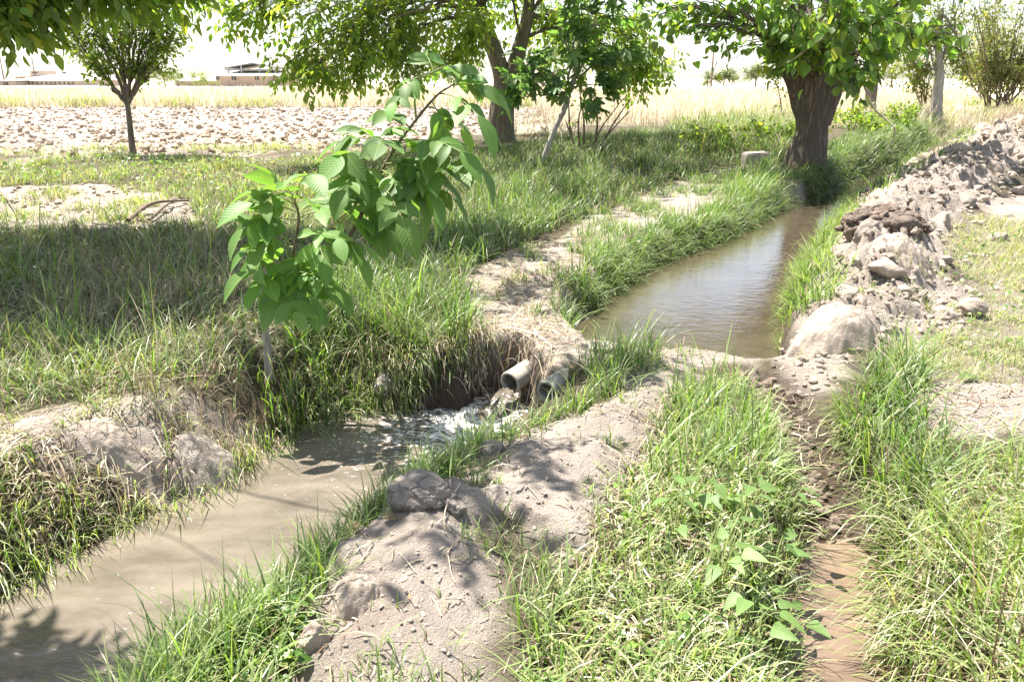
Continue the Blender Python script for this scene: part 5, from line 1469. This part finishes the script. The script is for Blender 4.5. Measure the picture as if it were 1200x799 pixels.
    for s, e, sz in (((440, 218), (405, 262), .20), ((445, 205), (500, 222), .22), ((452, 192), (520, 212), .23), ((436, 170), (462, 150), .18), ((470, 168), (540, 178), .22), ((430, 200), (402, 222), .20), ((460, 180), (490, 232), .22), ((448, 200), (470, 222), .2), ((480, 150), (455, 132), .17)):
        compound(P(*s, .08), P(*e, .0 + rng.normal() * .2), sz, 7, .1, .95)
    # crown tier
    for s, e, sz in (((530, 100), (548, 92), .20), ((528, 101), (575, 108), .21), ((515, 110), (560, 135), .22), ((508, 84), (500, 66), .15), ((495, 90), (470, 105), .16), ((500, 125), (540, 150), .21), ((505, 118), (520, 150), .20), ((490, 95), (525, 84), .18), ((488, 112), (462, 120), .15), ((505, 86), (540, 78), .16)):
        compound(P(*s, .07), P(*e, .05 + rng.normal() * .12), sz, 5, .12, 1.0)
    rc.obj('leaf_stalks', M['greenstem'], o)
    lv.obj('foliage', M['bigleaf'], o)
sapling()

# ------------------------------------------------------------------ broadleaf weeds in the foreground
def weed(px, py, n, size, label, group=None, hgt=.10, stem=True):
    x, y = atg(px, py); b = np.array([x, y, hz1(x, y)])
    o = empty('broadleaf_weed', b, label, 'weed', group)
    lm = MB(); cm = MB(); tv, tf, tu = leaf_template([(0, 0), (.05, .20), (.16, .30), (.34, .25), (.55, .2), (.8, .10), (1, 0)], .2, .18, .015)
    for k in range(n):
        a = rng.random() * 6.28; r = size * rng.uniform(.4, 1.2)
        tip = b + np.array([math.cos(a) * r, math.sin(a) * r, hgt * rng.uniform(.6, 1.5)])
        pth = bez(b + [0, 0, -.01], (b + tip) / 2 + [0, 0, hgt * .5], tip, 7)
        V, fs, uv = tube(pth, np.linspace(.003, .0018, 7), 5, 0, 0, False); lm.add(V, fs, None, uv)
        s = size * rng.uniform(.7, 1.25)
        d = np.array([math.cos(a), math.sin(a), rng.uniform(-.4, .3)])
        c = np.array([.115, .19, .055]) * math.exp(rng.normal() * .15)
        instance(cm, tv, tf, tu, tip[None], d[None], unit(np.array([rng.normal() * .3, rng.normal() * .3 - .1, 1.0]))[None], np.array([s]), np.array([s]), np.array([s]), c[None])
    lm.obj('stalks', M['greenstem'], o); cm.obj('leaves', M['weed'], o)
for px, py, n, s, lab in ((925, 690, 8, .085, 'lowest broadleaf weed leaning over the puddle edge in the foreground'), (905, 650, 8, .085, 'pale broadleaf weed in grass above the puddle'), (870, 630, 9, .08, 'broadleaf weed among grass left of the muddy ditch'), (925, 590, 7, .08, 'upright broadleaf weed at the edge of the muddy ditch'),
                          (845, 690, 8, .08, 'broadleaf weed half buried in bright foreground grass'), (790, 640, 7, .075, 'leftmost broadleaf weed in the central grass patch'), (822, 615, 6, .07, 'small broadleaf weed behind its larger neighbours in the central grass'), (880, 730, 6, .08, 'broadleaf weed in grass nearest the bottom edge')):
    weed(px, py, n, s, lab, None, .16)
weed(115, 425, 7, .08, 'dark broadleaf weed in shaded meadow grass at left', None, .12)
weed(85, 412, 6, .08, 'second dark broadleaf weed in shaded meadow grass at far left', None, .12)
weed(795, 305, 5, .06, 'small broadleaf weed at the pond edge left side', None, .06)

LWD = MB()
for P_, n_, sz_ in ((poly([(690, 620), (760, 520), (900, 520), (945, 650), (905, 720), (700, 720)]), 800, .020), (poly([(600, 900), (640, 760), (900, 720), (930, 900)]), 900, .022), (poly([(90, 880), (300, 720), (400, 660), (350, 800)]), 700, .022), (poly([(420, 640), (560, 540), (620, 500), (600, 540), (500, 600)]), 350, .022),
                      (poly([(1080, 300), (1300, 240), (1300, 450), (1060, 420)]), 900, .028), (poly([(-60, 300), (500, 320), (300, 420), (-60, 470)]), 500, .035), (poly([(-100, 192), (300, 186), (540, 200), (430, 235), (-100, 226)]), 2200, .055)):
    q = sample_poly(P_, n_); cn = fbm(q[:, 0] * 3, q[:, 1] * 3, 3, 66)
    z, mm = terrain(q[:, 0], q[:, 1]); k = (cn > -.1) & (mm['sl'] > .1) & (mm['dd'] > .2) & (mm['soil'] < .7)
    q = q[k]; z = z[k]; n = len(q)
    D_ = np.stack([rng.normal(size=n), rng.normal(size=n), rng.uniform(-.2, .6, n)], -1)
    U_ = unit(np.stack([rng.normal(size=n) * .4, rng.normal(size=n) * .4, np.ones(n)], -1)); S_ = sz_ * np.exp(rng.normal(0, .3, n))
    instance(LWD, *LEAF_BROAD, np.stack([q[:, 0], q[:, 1], z + rng.uniform(.01, sz_ * 3.2, n)], -1), D_, U_, S_, S_, S_, blend(n, dict(green=3, bright=4, yellow=1)))
tag(LWD.obj('low_weeds', M['grass']), kind='stuff')
# fallen leaves, twigs
def twig(name, pts, r, mat, label, cat='twig'):
    P = []
    for px, py, dz in pts:
        x, y = atg(px, py); P.append([x, y, hz1(x, y) + dz])
    V, fs, uv = tube(smooth_path(P, 20), np.linspace(r, r * .5, 20), 6, .05, 2)
    o = MB().add(V, fs, None, uv).obj(name, mat)
    return tag(o, label, cat)
twig('dry_stalk', [(540, 604, .02), (522, 640, .02), (528, 690, .015), (534, 705, .01)], .0028, M['twigpale'], 'bent dry stalk lying on the bare foreground bank', 'stalk')
twig('dry_twig', [(158, 270, .06), (172, 290, .10), (178, 306, .02)], .010, M['twigpale'], 'pale bent twig in shaded meadow grass', 'twig')
twig('dry_twig', [(110, 268, .05), (140, 276, .10), (170, 283, .05)], .008, M['twigpale'], 'long thin pale twig lying on the shaded meadow at left', 'twig')
twig('fallen_branch', [(150, 262, .04), (180, 250, .10), (222, 243, .05)], .03, M['twig'], 'dark fallen branch at the shaded edge of the soil patch', 'branch')
twig('fallen_branch', [(175, 262, .04), (196, 250, .09), (204, 244, .05)], .022, M['twig'], 'short dark fallen branch crossing the longer one', 'branch')
twig('dry_twig', [(0, 228, .05), (10, 242, .10), (20, 252, .03)], .012, M['twig'], 'thin dark twig on the soil patch at the left edge', 'twig')
twig('dry_twig', [(915, 510, .012), (938, 517, .012), (958, 522, .01)], .004, M['twigpale'], 'short pale twig on the wet soil of the ditch', 'twig')
def fallen_leaf(px, py, s, a, col, label):
    x, y = atg(px, py); b = np.array([x, y, hz1(x, y) + .02])
    m = MB(); tv, tf, tu = leaf_template([(0, 0), (.06, .07), (.2, .2), (.42, .26), (.66, .2), (.85, .1), (1, 0)], .15, .5, .02)
    instance(m, tv, tf, tu, np.zeros((1, 3)), np.array([[math.cos(a), math.sin(a), .15]]), np.array([[.2, -.3, 1.0]]), np.array([s]), np.array([s]), np.array([s]), np.array([col]))
    o = m.obj('fallen_leaf', M['weed']); o.location = b; tag(o, label, 'leaf')
fallen_leaf(1120, 452, .12, -.3, (.10, .15, .05), 'dark green fallen leaf on the bare soil at right')
fallen_leaf(1000, 430, .08, 2.2, (.12, .15, .06), 'small fallen leaf on the soil near the earth hump')
for k, (px, py, a) in enumerate(((405, 640, .3), (420, 648, 2.0), (450, 645, -.2), (462, 632, 1.0))):
    fallen_leaf(px, py, .07, a, (.13, .075, .05), ('curled brown dead leaf nearest the stream on the bank edge', 'brown dead leaf beside the nearest clod on the bank edge', 'brown dead leaf lying below the cracked clod', 'brown dead leaf touching the cracked clod')[k])

# straw heaps on the right, brush pile by the walnut
def heap(px, py, n, rad, h, L, mat, label, name='straw_heap', pal=dict(straw=3, pale=3)):
    x, y = atg(px, py); z = hz1(x, y)
    m = MB()
    v, f = lump(3, 70, .2)
    m.add(v * np.array([rad * .8, rad * .7, h * .8]), f, PAL['straw'] * .7)
    a = rng.random(n) * 6.28; r = np.sqrt(rng.random(n)) * rad
    X = np.cos(a) * r; Yy = np.sin(a) * r; Z = h * (1 - (r / rad) ** 2) * .8
    blades(m, X, Yy, Z - .05, L * np.exp(rng.normal(0, .3, n)), rng.uniform(.008, .016, n), blend(n, pal), .5, 1.3, None, 3)
    o = m.obj(name, mat); o.location = (x, y, z); tag(o, label, 'heap')
heap(1196, 150, 700, .8, .45, .5, M['dry'], 'heap of dry straw at the right edge beyond the spoil ridge')
heap(1205, 178, 400, .5, .35, .4, M['dry'], 'smaller heap of dry straw lying on the ridge at the right edge')
heap(628, 158, 500, 1.1, .3, .5, M['twigpale'], 'pile of brown brushwood right of the old walnut trunk', 'brush_pile', dict(brown=3, straw=1))

# ------------------------------------------------------------------ light, sky, camera
sc = bpy.context.scene
w = bpy.data.worlds.new('World'); sc.world = w; w.use_nodes = True
nt = w.node_tree; nt.nodes.clear()
SUN_EL, SUN_AZ = R(66), R(-50)          # azimuth from +Y towards +X
sky = nt.nodes.new('ShaderNodeTexSky'); sky.sky_type = 'NISHITA'; sky.sun_disc = False
sky.sun_elevation = SUN_EL; sky.sun_rotation = SUN_AZ
sky.air_density = 1.0; sky.dust_density = 0.9; sky.ozone_density = 0.7
bg = nt.nodes.new('ShaderNodeBackground'); bg.inputs['Strength'].default_value = 0.09
ow = nt.nodes.new('ShaderNodeOutputWorld')
hs = nt.nodes.new('ShaderNodeHueSaturation'); hs.inputs['Saturation'].default_value = 0.65
nt.links.new(sky.outputs[0], hs.inputs['Color']); nt.links.new(hs.outputs[0], bg.inputs[0]); nt.links.new(bg.outputs[0], ow.inputs[0])
sd = bpy.data.lights.new('sun', 'SUN'); sd.energy = 5.0; sd.angle = R(0.5); sd.color = (1, .955, .88)
so = bpy.data.objects.new('sun', sd); COL.objects.link(so)
sv = Vector((math.sin(SUN_AZ) * math.cos(SUN_EL), math.cos(SUN_AZ) * math.cos(SUN_EL), math.sin(SUN_EL)))
so.rotation_euler = sv.to_track_quat('Z', 'Y').to_euler(); so.location = (0, 0, 30)

cd_ = bpy.data.cameras.new('camera'); co = bpy.data.objects.new('camera', cd_); COL.objects.link(co)
cd_.sensor_width = 36; cd_.lens = F_PX / 1200 * 36; cd_.clip_start = .05; cd_.clip_end = 4000
co.location = (0, 0, CAM_H); co.rotation_euler = (math.pi / 2 - PITCH, 0, 0)
sc.camera = co
vs = sc.view_settings
vs.view_transform = 'Standard'; vs.look = 'None'; vs.gamma = 1; vs.exposure = 1.75; vs.use_curve_mapping = False
sc.cycles.max_bounces = 8; sc.cycles.transmission_bounces = 4; sc.cycles.diffuse_bounces = 4
